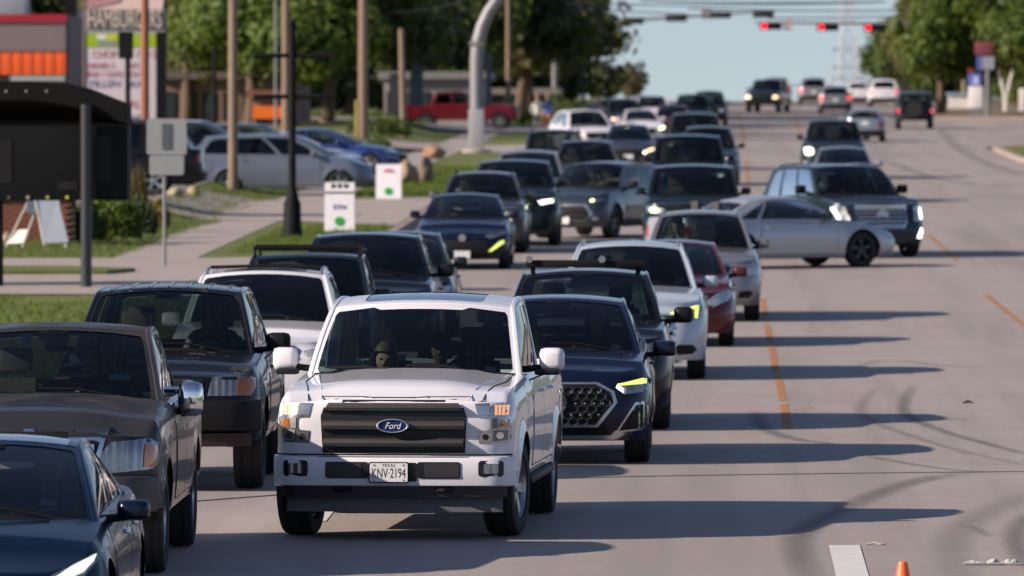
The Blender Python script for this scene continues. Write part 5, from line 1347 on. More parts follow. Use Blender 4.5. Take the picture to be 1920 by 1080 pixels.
# ------------------------------------------------------------------ people
def skin_mesh(name, J, E, root=0):
    me = bpy.data.meshes.new(name); names = list(J); me.from_pydata([J[n][0] for n in names], [(names.index(a), names.index(b)) for a, b in E], [])
    o = bpy.data.objects.new(name, me); COL.objects.link(o); sk = o.modifiers.new('s', 'SKIN'); su = o.modifiers.new('u', 'SUBSURF'); su.levels = 1; su.render_levels = 1
    for i, n in enumerate(names):
        r = J[n][1]; r = r if isinstance(r, tuple) else (r, r); me.skin_vertices[0].data[i].radius = r; me.skin_vertices[0].data[i].use_root = (i == root)
    out = bpy.data.meshes.new_from_object(o.evaluated_get(bpy.context.evaluated_depsgraph_get())); bpy.data.objects.remove(o)
    out.polygons.foreach_set('use_smooth', [True]*len(out.polygons))
    return out
def body_joints(pose):
    J = {'pelvis': ((0, 0, 0), (.16, .13)), 'belly': ((0, .03, .17), (.15, .115)), 'chest': ((0, .08, .38), (.165, .115)), 'neckb': ((0, .10, .535), (.085, .075)), 'neck': ((0, .085, .60), .052),
         'jaw': ((0, .055, .665), (.062, .075)), 'face': ((0, .06, .745), (.074, .092)), 'crown': ((0, .075, .82), (.068, .082)), 'nose': ((0, -.045, .715), .014)}
    E = [('pelvis', 'belly'), ('belly', 'chest'), ('chest', 'neckb'), ('neckb', 'neck'), ('neck', 'jaw'), ('jaw', 'face'), ('face', 'crown'), ('face', 'nose')]
    for s_, n in ((1, 'l'), (-1, 'r')):
        J['ear'+n] = ((s_*.082, .075, .735), .015); E.append(('face', 'ear'+n))
        if pose == 'stand':
            leg = [('hip', (.095, 0, -.06), .085), ('knee', (.10+.02*s_, -.02, -.46), .058), ('ank', (.11, .03, -.84), .04), ('toe', (.12, -.12, -.88), .036)]
            armj = [('sho', (.18, .08, .485), .058), ('elb', (.26, .06, .20), .042), ('wri', (.23, -.10, .0), .028), ('palm', (.22, -.15, -.05), .032)]
        else:
            leg = [('hip', (.10, -.04, -.01), .092), ('knee', (.16, -.42, .11), .068), ('ank', (.16, -.74, -.12), .045), ('toe', (.16, -.90, -.10), .036)]
            armj = [('sho', (.185, .08, .48), .058), ('elb', (.27, -.12, .25), .044), ('wri', (.17, -.36, .33), .029), ('palm', (.15, -.43, .36), .033)] if pose == 'drive' else \
                   [('sho', (.185, .08, .48), .058), ('elb', (.26, -.05, .20), .044), ('wri', (.12, -.27, .16), .029), ('palm', (.09, -.34, .17), .033)]
        prev = 'pelvis'
        for k, p, r in leg: J[k+n] = ((s_*p[0], p[1], p[2]), r); E.append((prev, k+n)); prev = k+n
        prev = 'chest'
        for k, p, r in armj: J[k+n] = ((s_*p[0], p[1], p[2]), r); E.append((prev, k+n)); prev = k+n
        pm = Vector(J['palm'+n][0]); d = (pm-Vector(J['wri'+n][0])).normalized(); side_ = d.cross(Vector((0, 0, 1))).normalized(); dn = side_.cross(d)
        for f, (o_, ln) in enumerate(((-.027, .062), (-.009, .072), (.009, .068), (.027, .052))):
            b0 = pm+side_*o_+d*.03; m_ = b0+d*ln*.5+dn*.006; e_ = b0+d*ln-dn*.02
            J['f%d%s' % (f, n)] = (b0[:], .010); J['g%d%s' % (f, n)] = (m_[:], .009); J['h%d%s' % (f, n)] = (e_[:], .008); E += [('palm'+n, 'f%d%s' % (f, n)), ('f%d%s' % (f, n), 'g%d%s' % (f, n)), ('g%d%s' % (f, n), 'h%d%s' % (f, n))]
        tb = pm+side_*(-s_*.04)*1.0-d*.0; J['t0'+n] = (tb[:], .011); J['t1'+n] = ((tb+d*.04+side_*(-s_*.012))[:], .009); E += [('palm'+n, 't0'+n), ('t0'+n, 't1'+n)]
    return J, E
_pm = {}
def person(label, pose, loc, rz, skin, shirt, pants, hair, longhair=False, cap=False, scale=1.0, parent_rot=None):
    if pose not in _pm:
        J, E = body_joints(pose); me = skin_mesh('person', J, E); mi = []
        pl, pr = Vector(J['palml'][0]), Vector(J['palmr'][0])
        for f in me.polygons:
            c = f.center
            if c.z > .565 or min((c-pl).length, (c-pr).length) < .115: mi.append(0)
            elif (pose == 'stand' and c.z < -.01) or (pose != 'stand' and (c.z < .05 or (c.y < -.12 and c.z < .15 and abs(c.x) < .24 and c.z < .12))): mi.append(2)
            else: mi.append(1)
        for k in range(3): me.materials.append(M_CABIN)
        me.polygons.foreach_set('material_index', mi); _pm[pose] = me
    o = link('person', _pm[pose], None, loc, (0, 0, rz), (scale,)*3); tag(o, label, 'person')
    for i, m_ in enumerate((skin, shirt, pants)): o.material_slots[i].link = 'OBJECT'; o.material_slots[i].material = m_
    b = MB(); n, mrows = 16, 9; V = []
    for r in range(mrows):
        for k in range(n):
            a = 2*PI*k/n; back_ = max(0, math.sin(a)); t = r/(mrows-1)
            zlow = .808 if math.sin(a) < -.3 else (.40 if longhair else .66) if back_ >= 0 and math.sin(a) > -.1 else .70
            front = math.sin(a) < -.3; phi = (1.22 if front else PI/2)*min(1, (r+.15)/5); wob = 1+.05*math.sin(3*a+4*t)
            z = .775+.132*math.cos(phi); e = math.sin(phi); fl = 1.0
            if r > 5 and not front: z = .775-(.775-zlow)*(r-5)/3; fl = 1+(.18 if longhair else -.02)*(r-5)/3
            V.append((.102*e*math.cos(a)*wob*fl, .074+.120*e*math.sin(a)*wob*fl, z))
    b.add(V, [(r*n+k, r*n+(k+1) % n, (r+1)*n+(k+1) % n, (r+1)*n+k) for r in range(mrows-1) for k in range(n)]+[tuple(range(n))]); b.build('hair', hair, o, 60)
    for s_ in (-1, 1):
        e_ = MB(); e_.lathe([(-.010, .002), (-.008, .008), (0, .012)], 'y', 10); e_.build('eye', simple('eye_dark', (.02, .015, .012), .2), o, loc=(s_*.030, -.028, .752))
    m_ = MB(); m_.box((-.022, -.004, -.004), (.022, .006, .004), bev=.002); m_.build('mouth', simple('lip', (.30, .10, .08), .5), o, loc=(0, -.024, .672))
    if cap:
        c = MB(); c.lathe([(.80, .096), (.86, .088), (.905, .05), (.912, .001)], 'z', 16, None, (0, .07, 0)); c.add([(-.075, .0, .80), (.075, .0, .80), (.05, -.13, .79), (-.05, -.13, .79)], [(0, 1, 2, 3)]); c.build('cap', shirt if cap is True else cap, o, 50)
    return o
SK1 = simple('skin_light', (.40, .24, .17), .6); SK2 = simple('skin_tan', (.30, .16, .10), .55)
H_BR = simple('hair_brown', (.10, .055, .028), .6); H_BK = simple('hair_black', (.012, .010, .010), .6); H_LB = simple('hair_light_brown', (.15, .095, .055), .6); H_BL = simple('hair_fair', (.32, .22, .13), .6)
C_RED = simple('shirt_red', (.12, .03, .028), .85); C_DK = simple('shirt_dark', (.035, .035, .04), .85); C_WH = simple('shirt_white', (.62, .60, .56), .85); C_BL = simple('shirt_blue', (.06, .09, .32), .85); C_SAL = simple('trousers_salmon', (.45, .18, .13), .85); C_JN = simple('trousers_jeans', (.05, .07, .12), .85); C_GR = simple('shirt_grey', (.20, .20, .21), .85)
def rider(car_, x, pose, label, skin, shirt, hair, row=0, scale=1.0, dz=0, **k):
    r = car_['root']; sy, sz = car_['seat']; v = Vector((x, sy+.88*row-.10, min(sz+.24+dz, car_['p']['rz']-.07-.89*scale)+(dz if dz < 0 else 0))); e = r.rotation_euler
    loc = r.location + (e.to_matrix() @ v)
    return person(label, pose, loc, e.z, skin, shirt, C_JN, hair, scale=scale, **k)
for px_, py, lb, sh, pa, hr in ((1007, 257, 'person in a white top standing on the far left pavement', C_WH, C_GR, H_BL), (1026, 257, 'person in a blue top and salmon trousers on the far left pavement', C_BL, C_SAL, H_BL)):
    q = G(px_, py); person(lb, 'stand', (q.x, q.y, gzq(q)+.13+.92), random.uniform(-.6, .6), SK1, sh, pa, hr, scale=1.02)

# ------------------------------------------------------------------ the traffic
W_ = paint('white', (.74, .73, .77), 0, .28, .025)
NAVY = paint('navy', (.005, .010, .032), .15, .25, .010, .7)
DKBLUE = paint('dark_blue', (.0015, .008, .026), .0, .22, .003, .4)
BLACK = paint('black', (.004, .0045, .006), .0, .22, .015, .7)
BLACK2 = paint('black_teal', (.006, .013, .016), .1, .25, .02, .7)
RAMP_ = paint('worn_graphite', (.034, .035, .038), .3, .40, .02, .5, wear=((.075, .068, .066), .04, .6))
EXPB = paint('peeled_black', (.005, .005, .007), .0, .3, .015, .7, wear=((.10, .097, .10), -.08, 5.0))
SILVL = paint('silver_light', (.46, .47, .50), .5, .32, .05)
ESCP = paint('deep_teal', (.020, .033, .045), .35, .26, .02, .8)
SILVD = paint('silver_slate', (.17, .20, .255), .5, .35, .06)
SILV = paint('silver', (.25, .255, .27), .6, .32, .06)
SILVB = paint('silver_blue', (.30, .34, .40), .6, .32, .06)
GREY = paint('graphite', (.075, .078, .085), .6, .3, .08)
GREYL = paint('light_grey', (.30, .29, .30), .6, .32, .1)
BLUEG = paint('steel_blue', (.045, .065, .085), .5, .3, .06)
PEARL = paint('pearl', (.43, .50, .58), .15, .28, .05)
RED = paint('dark_red', (.095, .006, .012), .3, .28, .05)
CRIM = paint('crimson', (.13, .006, .014), .2, .3, .06)
BLUE = paint('blue', (.018, .045, .17), .4, .3, .05)
LANE = 'vehicles queueing towards the camera'
LOT = 'vehicles parked in the left lot'

# white pickup, the main subject
wp = [(-.90, .045), (0, .02), (.90, .045), (.935, .10), (.925, .86), (.90, .92), (.52, .945), (.44, .90), (-.44, .90), (-.52, .945), (-.90, .92), (-.925, .86), (-.935, .10)]
F1 = car('pickup_truck', 'white four-door pickup with dark barred grille in the middle foreground', 'pickup truck', W_, ('c', 757, 1003), math.radians(-3.2), PICKUP, LANE, 2, 'f150',
         hw=1.0, L=5.89, fo=.93, wb=3.68, R=.405, tw=.27, gc=.47, zfb=.46, hz0=1.17, hz1=1.29, cy=1.0, ry0=1.80, ry1=3.05, ty=3.30, rz=2.0, gw=.885, gwA=.895, rw=.775, wsb=.11, dome=.03, hcr=.035, flare=.03, hdrop=.06, bow=.07, cr=.20,
         fprof=[(.5, .05), (.75, .02), (1.0, .0), (1.12, .015), (1.165, .05), (1.2, .12)], wpoly=wp, sunroof=[(-.62, .10), (.62, .10), (.66, .16), (.66, .62), (-.66, .62), (-.66, .16)], srmat=simple('glass_roof', (.05, .08, .10), .08, 0, .1, 2, coat=1), rdrop0=.09,
         nofront=True, mirror=(.215, .195, .12, 1.13, 1.415, 1.38), steer=math.radians(-7), rim='six', doors=('right',), stickers=[stk(.16, .855, .035, .035, M_STICKB), stk(.72, .10, .05, .03)], arch=1.14)
R_ = F1['root']; P_, BO = F1['patch'], F1['both']
M_BAR = simple('bar_graphite', (.085, .08, .078), .36, .4, .15, 4); M_GSUR = simple('grille_black', (.010, .010, .011), .4)
gp = [(-.585, .72), (.585, .72), (.60, 1.02), (.575, 1.09), (.50, 1.155), (-.50, 1.155), (-.575, 1.09), (-.60, 1.02)]
gro = P_('grille', gp, M_GSUR, off=.006, thick=.05, step=.08)
for z0, z1, w in ((1.055, 1.130, .575), (.905, .985, .585), (.765, .840, .575)):
    b = MB(); n = 16; V = []
    for i in range(n+1):
        x = -w+2*w*i/n
        h = F1['hit']('front', x, (z0+z1)/2); y0 = h.y if h else -.9
        for dz, dy in ((0, .0), (.012, -.045), (.5*(z1-z0), -.055), ((z1-z0)-.012, -.04), (z1-z0, .0)): V.append((x*(1-(.07*dz/(z1-z0) if z0 > 1 else 0)), y0+dy-.006, z0+dz))
    b.add(V, [(i*5+j, i*5+j+1, (i+1)*5+j+1, (i+1)*5+j) for i in range(n) for j in range(4)]); b.build('grille_bar', M_BAR, gro, 40)
h = F1['hit']('front', 0, .945); ey = h.y-.075
b = MB(); b.lathe([(.03, .165), (-.012, .165), (-.022, .155), (-.012, .145), (.0, .145)], 'y', 40); em = b.build('emblem', simple('emblem_ring', (.62, .63, .65), .35, .5), R_, loc=(0, ey, .945)); em.scale = (.80, 1, .34)
b = MB(); b.lathe([(-.006, .001), (-.006, .148)], 'y', 40); o = b.build('emblem_field', simple('emblem_blue', (.012, .035, .17), .25, .3, .1, 8, coat=1), em); 
text('emblem_script', 'Ford', .165, M_PLATE, em, (0, -.010, -.004), (PI/2, 0, 0), width=.17, shear=.35).scale.y = 1.35
# C-shaped headlights
def lampset(sg):
    pl = [(.665, 1.125), (.93, 1.135), (.965, 1.10), (.955, .84), (.93, .805), (.70, .800), (.69, .900), (.775, .905), (.79, .925), (.79, .985), (.775, 1.005), (.695, 1.01)]
    def pp(nm, q, m_, off, st=.04): P_(nm, [(sg*a, b_) for a, b_ in q], m_, off=off, step=st, parent=o)
    o = P_('headlight', [(sg*a, b_) for a, b_ in pl], simple('lamp_bowl', (.42, .42, .44), .22, .8, .15, 20, coat=1), off=.006, step=.045)
    pp('reflector', [(.70, 1.03), (.785, 1.03), (.785, 1.105), (.685, 1.105)], M_SILVER, .010)
    for k in range(5):
        x = .798+.029*k; pp('lit_reflector', [(x, 1.03), (x+.021, 1.03), (x+.021, 1.112), (x, 1.108)], M_HALO if k > 0 else M_SILVER, .011)
    pp('marker_lamp', [(.865, .93), (.94, .93), (.945, .995), (.87, .995)], M_AMBER, .011)
    pp('reflector', [(.805, .92), (.855, .92), (.855, 1.005), (.805, 1.005)], M_STEEL, .010)
    pp('reflector', [(.71, .820), (.80, .815), (.80, .885), (.70, .885)], M_SILVER, .010)
    pp('reflector', [(.815, .815), (.925, .825), (.935, .905), (.815, .905)], M_STEEL, .010)
    pp('projector', ellipse(.755, .850, .026, .026, 12), M_DARK, .014, .03); pp('projector', ellipse(.87, .862, .03, .03, 12), M_CHROME, .014, .03)
lampset(1); lampset(-1)
# bumper
def wrap_band(C, z0, z1, off, amax, prof, n=28):
    b = MB(); V = []; hw_ = C['p']['hw']
    for i in range(n+1):
        a = -amax+2*amax*i/n; y = C['nose'](min(1, abs(a)))-off
        for z, dy in prof: V.append((a*(hw_+.01), y+dy, z0+(z1-z0)*z))
    m_ = len(prof); b.add(V, [(i*m_+j, (i+1)*m_+j, (i+1)*m_+j+1, i*m_+j+1) for i in range(n) for j in range(m_-1)])
    return b
bp = [(0, .14), (0, .03), (.05, .0), (.35, -.012), (.8, -.01), (.97, .01), (1.0, .04), (1.0, .16)]
bo = wrap_band(F1, .445, .695, .055, .985, bp).build('front_bumper', W_, R_, 40)
bt = BVHTree.FromObject(bo, bpy.context.evaluated_depsgraph_get())
def on_bumper(nm, poly, mat, off=.006, parent=None, thick=.02):
    V2, T2 = cdt(poly, .08); V = []
    for x, z in V2:
        hh = bt.ray_cast(Vector((x, -5, z)), Vector((0, 1, 0)))[0]; V.append((x, (hh.y if hh else -.9)-off, z))
    b = MB(); b.add(V, T2); n = len(poly)
    return b.build(nm, mat, parent or bo, 0, fix=False)
for x0, x1 in ((-.555, -.20), (.20, .555)): on_bumper('bumper_opening', rrect(x0, .515, x1, .650, .02), M_GSUR); on_bumper('opening_mesh', rrect(x0+.01+(.0 if x0 < 0 else .05), .525, x1-.01-(.05 if x0 < 0 else 0), .640, .015), simple('opening_grey', (.035, .034, .036), .4), .010)
on_bumper('bumper_opening', rrect(-.2, .49, .2, .645, .02), M_GSUR)
for sg in (1, -1):
    o = on_bumper('fog_surround', [(sg*a, c) for a, c in rrect(.70, .53, .905, .66, .025)][::sg], M_GSUR, .007)
    on_bumper('fog_lamp', [(sg*a, c) for a, c in rrect(.745, .555, .865, .635, .015)][::sg], M_LENSC, .014, o)
on_bumper('bumper_crease', [(-.62, .688), (.62, .688), (.62, .692), (-.62, .692)], M_SILVER, .006)
b = MB(); b.prism(rrect(-.165, -.085, .165, .085, .015), 0, .012); fr = b.build('license_plate', M_BLACK, R_, 0, loc=(-.03, -1.02, .565))
b = MB(); b.prism(rrect(-.155, -.076, .155, .076, .012), 0, .006); b.build('plate_face', M_PLATE, fr, 0, loc=(0, -.004, 0))
text('plate_number', 'KNV\u00b72194', .098, M_INK, fr, (0, -.0046, -.010), width=.275, extrude=.0004).scale.y = 1.15
text('plate_state', 'TEXAS', .036, M_INK, fr, (0, -.0046, .056), width=.11, extrude=.0004)
for x in (-.12, .12):
    b = MB(); b.lathe([(-.004, .001), (-.004, .007), (0, .008)], 'y', 8); b.build('plate_bolt', M_STEEL, fr, loc=(x, -.004, -.062))
    b = MB(); b.lathe([(-.004, .001), (-.004, .007), (0, .008)], 'y', 8); b.build('plate_bolt', M_STEEL, fr, loc=(x, -.004, .060))
wrap_band(F1, .36, .46, .0, .92, [(0, .05), (0, 0), (1, 0), (1, .06)]).build('lower_valance', M_GSUR, R_)
wrap_band(F1, .235, .40, -.05, .88, [(0, .03), (0, 0), (.5, .02), (1, .03)]).build('air_dam', simple('dam_grey', (.10, .10, .105), .55, 0, .3, 10), R_)
for x in (-.42, .42):
    b = MB(); b.box((x-.08, -.95, .40), (x+.08, -.85, .455), bev=.02); o = b.build('tow_hook_recess', M_UNDER, R_); b = MB(); b.tube([(x-.05, -.95, .42), (x, -.99, .42), (x+.05, -.95, .42)], .014, 6); b.build('tow_hook', M_BLACK, o)
for sg in (1, -1):
    b = MB(); b.box((sg*.86, .55, .40), (sg*1.03, 3.1, .46), bev=.02); b.build('running_board', M_BLACK, R_)
    b = MB(); b.box((sg*1.0-.01, 1.25, 1.285), (sg*1.20, 1.40, 1.335), bev=.02); b.build('mirror_base', M_BLACK, R_)
hl = MB()                                                    # hood shut-line creases
for sg in (1, -1):
    pts = []
    for i in range(12):
        y = -.80+1.72*i/11; hh = F1['hit']('top', sg*(.60+.20*i/11), y); pts.append(hh+Vector((0, 0, .001)) if hh else None)
    hl.tube([p for p in pts if p], .006, 5)
hl.build('hood_crease', W_, R_)
for sg in (1, -1):                                           # hood and fender shut lines
    gp_ = MB(); pts = []
    for i in range(16):
        y = -.86+1.80*i/15; hh = F1['hit']('top', sg*(.70+.135*min(1, i/9)), y)
        if hh: pts.append(hh+Vector((0, 0, .0005)))
    gp_.tube(pts, .0055, 5); gp_.build('panel_gap', M_UNDER, R_)
gp_ = MB(); gp_.tube([F1['hit']('front', -.62+1.24*i/14, 1.172)+Vector((0, -.001, 0)) for i in range(15) if F1['hit']('front', -.62+1.24*i/14, 1.172)], .005, 5); gp_.build('panel_gap', M_UNDER, R_)
on_b = wrap_band(F1, .700, .712, .012, .96, [(0, .02), (0, 0), (1, 0), (1, .02)]); on_b.build('panel_gap', M_UNDER, R_)
rider(F1, .38, 'drive', 'person in dark clothes and cap driving the white pickup', SK2, C_DK, H_BK, cap=C_DK, dz=-.15)
rider(F1, -.38, 'ride', 'person with long light brown hair in red, front passenger of the white pickup', SK1, C_RED, H_LB, longhair=True, dz=-.18)
rider(F1, 0.02, 'ride', 'person in dark clothes on the back seat of the white pickup', SK2, C_DK, H_BK, row=1, dz=-.15)

TESLA = car('sedan', 'dark blue sedan cut off by the bottom left corner', 'car', DKBLUE, ('r', -10, 812), 0, SEDAN, LANE, 2, 'tesla', L=4.69, fo=.84, wb=2.875, hz0=.66, hz1=.93, rz=1.44, rw=.60, cy=.50, ry0=1.66, sunroof=[(-.86, .03), (.86, .03), (.86, .95), (-.86, .95)], srmat=simple('glass_roof_navy', (.015, .035, .06), .06, 0, .1, 2, coat=1),
            grille=[], lamp=[(.50, .60), (.58, .56), (.78, .63), (.90, .78), (.88, .80), (.76, .735), (.60, .66)], lampmat=M_LENSD, drl=[(.56, .605), (.62, .60), (.78, .665), (.875, .775), (.84, .765), (.70, .70)], drlmat=M_DRLW, intake=[(-.5, .24), (.5, .24), (.45, .34), (-.45, .34)], mirror=(.22, .14, .14, 1.0, .98, 1.0), doors=('right',), handlemat=M_CHROME, rim='ten', rimmat=M_ALLOYD, stickers=[stk(.62, .22, .07, .035)])
rider(TESLA, .38, 'drive', 'person driving the dark blue sedan in the bottom left corner', SK2, C_DK, H_BK)
RAM = car('pickup_truck', 'faded graphite pickup with chrome tow mirrors behind the dark blue sedan', 'pickup truck', RAMP_, ('c', 72, 1073), 0, PICKUP, LANE, 2, 'ram', hw=1.0, R=.41, tw=.27, hz0=1.13, hz1=1.28, rz=1.86, rw=.74, cr=.30, bow=.16, hdrop=.10, dome=.02,
          mirror=(.20, .27, .13, 1.09, 1.28, 1.36), mirmat=M_CHROME, grille=[(-.46, .78), (.46, .78), (.56, 1.12), (-.56, 1.12)], gframe=M_CHROME, gbars=1, barmat=M_CHROME, lamp=[(.55, .80), (.93, .83), (.96, 1.02), (.90, 1.06), (.62, 1.04), (.54, .95)], lampmat=M_LENSC, gc=.45, rim='truck', doors=('right',),
          stickers=[stk(-.28, .86, .05, .05, M_STICKB), stk(.66, .30, .10, .035)], seatmat=M_SEATT, plate=.62)
P_ = RAM['patch']; P_('marker_lamp', [(.86, .84), (.95, .85), (.965, 1.0), (.87, 1.02)], M_AMBER, off=.013, step=.04); P_('marker_lamp', [(-.86, .84), (-.95, .85), (-.965, 1.0), (-.87, 1.02)], M_AMBER, off=.013, step=.04)
wrap_band(RAM, .50, .78, .07, .96, bp).build('front_bumper', simple('bumper_graphite', (.06, .058, .06), .45, .4), RAM['root'])
for z in (1.22,):
    b = MB(); b.tube([(.88, 1.40, z), (1.05, 1.38, z)], .035, 8); b.tube([(.88, 1.40, z+.13), (1.05, 1.38, z+.13)], .025, 8); b.build('mirror_bracket', M_CHROME, RAM['root'])
rider(RAM, .38, 'drive', 'person driving the faded graphite pickup', SK1, C_GR, H_BR)
EXP = car('suv', 'black SUV with peeling clear coat on roof and hood, left lane', 'car', EXPB, ('c', 298, 915), 0, SUV, LANE, 2, 'expedition', hw=.99, L=5.2, fo=.93, wb=3.02, R=.40, tw=.27, gc=.44, zfb=.47, zrb=.5, hz0=1.06, hz1=1.22, cy=.80, ry0=1.50, ry1=3.75, ty=4.05, bz=1.24, tz=1.22, rz=1.85, gw=.84, rw=.68, cr=.26, bow=.14,
          fprof=[(.45, .08), (.6, 0), (.78, 0), (.9, .03), (1.03, .08), (1.1, .16)], lamp=[(.50, .885), (.90, .885), (.93, .96), (.93, 1.04), (.88, 1.06), (.54, 1.055)], lampmat=M_LENSC, grille=[(-.44, .88), (.44, .88), (.47, 1.05), (-.47, 1.05)], gbars=1, gbar_h=.12, barmat=M_SILVER,
          mirror=(.23, .18, .13, 1.05, 1.32, 1.18), mirmat=M_BLACK, rim='truck', rimmat=M_ALLOYD, seatmat=M_SEATT, stickers=[stk(.12, .86, .07, .03, M_STICKB)], plate=.70, doors=('right',))
P_ = EXP['patch']
for sg in (1, -1): P_('marker_lamp', [(sg*.76, .895), (sg*.90, .895), (sg*.935, .96), (sg*.92, 1.045), (sg*.78, 1.045)], M_AMBER, off=.013, step=.04)
wrap_band(EXP, .56, .84, .05, .985, bp).build('front_bumper', M_BLACK, EXP['root']); wrap_band(EXP, .42, .54, .0, .9, [(0, .05), (0, 0), (1, 0), (1, .06)]).build('lower_valance', simple('valance_red', (.022, .007, .007), .6), EXP['root'])
for k in range(7):
    b = MB(); s0 = -.80+1.6*k/6; b.tube([EXP['roof'](s0, .03+.9*i/10)+Vector((0, 0, .006)) for i in range(11)], .010, 5); b.build('roof_rib', EXPB, EXP['root'])
rider(EXP, .38, 'drive', 'person driving the black SUV with peeling clear coat', SK1, C_GR, H_BR)
WSUV = car('suv', 'white SUV with roof rack and sunroof behind the peeling black SUV', 'car', W_, ('r', 498, 503), 0, SUV, LANE, 2, 'wsuv', rz=1.74, hw=.96, L=4.9, hz0=1.0, hz1=1.16, rw=.68, rails=True, railmat=M_SILVER, sunroof=[(-.66, .10), (.66, .10), (.66, .32), (-.66, .32)], crossbars=(.35,), seatmat=M_SEATT, lampmat=M_LENS, gframe=M_CHROME, gbars=4, doors=('right',), mirror=(.2, .15, .12, 1.0, 1.2, 1.0))
JEEP = car('suv', 'dark teal old SUV with high roof rack behind the white SUV', 'car', BLACK2, ('r', 578, 474), 0, SUV, LANE, 2, 'cherokee', rz=1.70, hw=.90, L=4.4, wb=2.6, hz0=1.0, hz1=1.12, cy=.62, ry0=1.22, ry1=3.15, ty=3.3, gw=.80, rw=.68, rcr=.03, doors=('right',), seatmat=M_SEATT)
b = MB(); rf = JEEP['roof']
for sg in (-1, 1): b.tube([rf(sg*.95, .05)+Vector((0, 0, .02)), rf(sg*.98, .12)+Vector((0, 0, .11)), rf(sg*.98, .95)+Vector((0, 0, .11))], .022, 6); b.tube([rf(sg*.95, .6), rf(sg*.98, .6)+Vector((0, 0, .11))], .02, 6)
for u in (.12, .3, .5, .7, .95): b.tube([rf(-.98, u)+Vector((0, 0, .11)), rf(.98, u)+Vector((0, 0, .11))], .018, 6)
b.build('roof_basket', M_BLACK, JEEP['root'])
SUVB = car('suv', 'black SUV behind the rack carrying old SUV in left lane', 'car', BLACK, ('r', 690, 435), 0, SUV, LANE, 2, 'suvb', rz=1.80, hw=.99, L=5.1, wb=3.0, hz0=1.06, hz1=1.22, R=.39, gc=.3, rw=.70, gw=.88, doors=('right',), lampmat=M_LENS, stickers=[stk(.72, .84, .05, .03)], mirror=(.22, .17, .12, 1.07, 1.3, 1.0), mirmat=M_BLACK)
CARD = car('hatchback', 'dark teal hatchback just behind the black SUV in left lane', 'car', BLACK2, ('r', 748, 432), 0, SEDAN, LANE, 2, 'card', rz=1.55, hz0=.8, hz1=1.02, ry1=2.9, ty=3.3, L=4.4, wb=2.65, rw=.62, doors=('right',), seatmat=M_SEATT, lampmat=M_LENS)
MAL = car('sedan', 'navy sedan with one slanted lit daytime lamp, left lane', 'car', NAVY, ('c', 869, 504), 0, SEDAN, LANE, 2, 'malibu', rz=1.43, rw=.62, gw=.81, seatmat=M_SEATT, lamp=[(.42, .66), (.55, .60), (.86, .70), (.90, .80), (.78, .77)], grille=[(-.55, .36), (.55, .36), (.46, .56), (-.46, .56)], gbars=3, emblem=(.62, .07), drl=[(.50, .36), (.56, .36), (.80, .52), (.80, .57), (.72, .55)], intake=[(-.5, .22), (.5, .22), (.52, .31), (-.52, .31)], plate=.3)
for sg in (1,): pass
rider(MAL, .38, 'drive', 'person driving the navy sedan with slanted lit lamps', SK2, C_DK, H_BK)
GSUV = car('suv', 'grey SUV with roof rails right behind the navy sedan', 'car', GREY, ('c', 903, 474), 0, SUV, LANE, 2, 'gsuv', rz=1.66, rails=True, seatmat=M_SEATT, drl=[(.66, .76), (.74, .74), (.76, .80), (.68, .82)], drlmat=M_FAR, plate=.5)
BSUV = car('suv', 'tall black SUV with lit lamps behind the grey SUV', 'car', BLACK2, ('c', 962, 461), 0, SUV, LANE, 2, 'bsuv', rz=1.82, hw=1.0, L=5.2, wb=3.0, hz0=1.08, hz1=1.25, R=.40, gc=.32, rw=.72, gw=.88, drl=[(.70, .94), (.86, .95), (.86, 1.0), (.70, .99)], drlmat=M_FAR, lampmat=M_LENS)
RAV = car('suv', 'steel blue compact SUV angled across the left lane with pale grille', 'car', BLUEG, ('c', 1082, 447), math.radians(-19), SUV, LANE, 2, 'rav', rz=1.68, hw=.93, L=4.6, wb=2.69, hz0=.98, seatmat=M_SEATT, grille=[(-.48, .44), (.48, .44), (.60, .56), (.46, .74), (-.46, .74), (-.60, .56)], gframe=M_SILVER, gframe_k=1.13, gbars=2, lamp=[(.55, .82), (.86, .86), (.92, .92), (.60, .89)], drl=[(.60, .84), (.66, .845), (.66, .88), (.60, .875)], drlmat=M_FAR, fog=[(.66, .42), (.78, .42), (.78, .50), (.66, .50)], fogmat=M_LENS, doors=('right',), mirmat=M_BLACK, cladding=True, rim='five', rimmat=M_ALLOYD)
rider(RAV, .38, 'drive', 'person driving the steel blue compact SUV', SK1, C_GR, H_BR)
Q5 = car('suv', 'navy SUV with large framed grille to the right of the white pickup', 'car', NAVY, ('c', 1043, 866), 0, SUV, LANE, 2, 'q5', hw=.945, L=4.68, fo=.88, wb=2.82, R=.37, tw=.255, gc=.24, zfb=.24, hz0=.92, hz1=1.07, cy=.55, ry0=1.36, rz=1.62, rw=.66, gw=.83,
         grille=[(-.40, .40), (.40, .40), (.58, .62), (.55, .72), (.40, .80), (-.40, .80), (-.55, .72), (-.58, .62)], gframe=M_SILVER, gframe_k=1.06, gbars=0, lamp=[(.60, .77), (.68, .70), (.92, .72), (.955, .84), (.90, .87), (.62, .80)], lampmat=M_LENSD, drl=[(.62, .785), (.90, .80), (.905, .845), (.86, .85), (.63, .80)],
         intake=[(-.55, .30), (.55, .30), (.50, .36), (-.50, .36)], fog=[(.63, .34), (.90, .36), (.905, .56), (.86, .60), (.80, .59)], mirror=(.24, .16, .14, 1.07, 1.10, .95), doors=('right',), emblem=(.62, .12), plate=0, stickers=[stk(-.24, .66, .055, .03), stk(.72, .11, .06, .035)], rim='ten', rimmat=M_ALLOYD, steer=0)
P_, BO = Q5['patch'], Q5['both']
for sg in (1, -1):
    o = P_('fog_frame', [(sg*a, c) for a, c in [(.60, .325), (.915, .345), (.92, .575), (.87, .625), (.79, .615)]], M_SILVER, off=.006, step=.05)
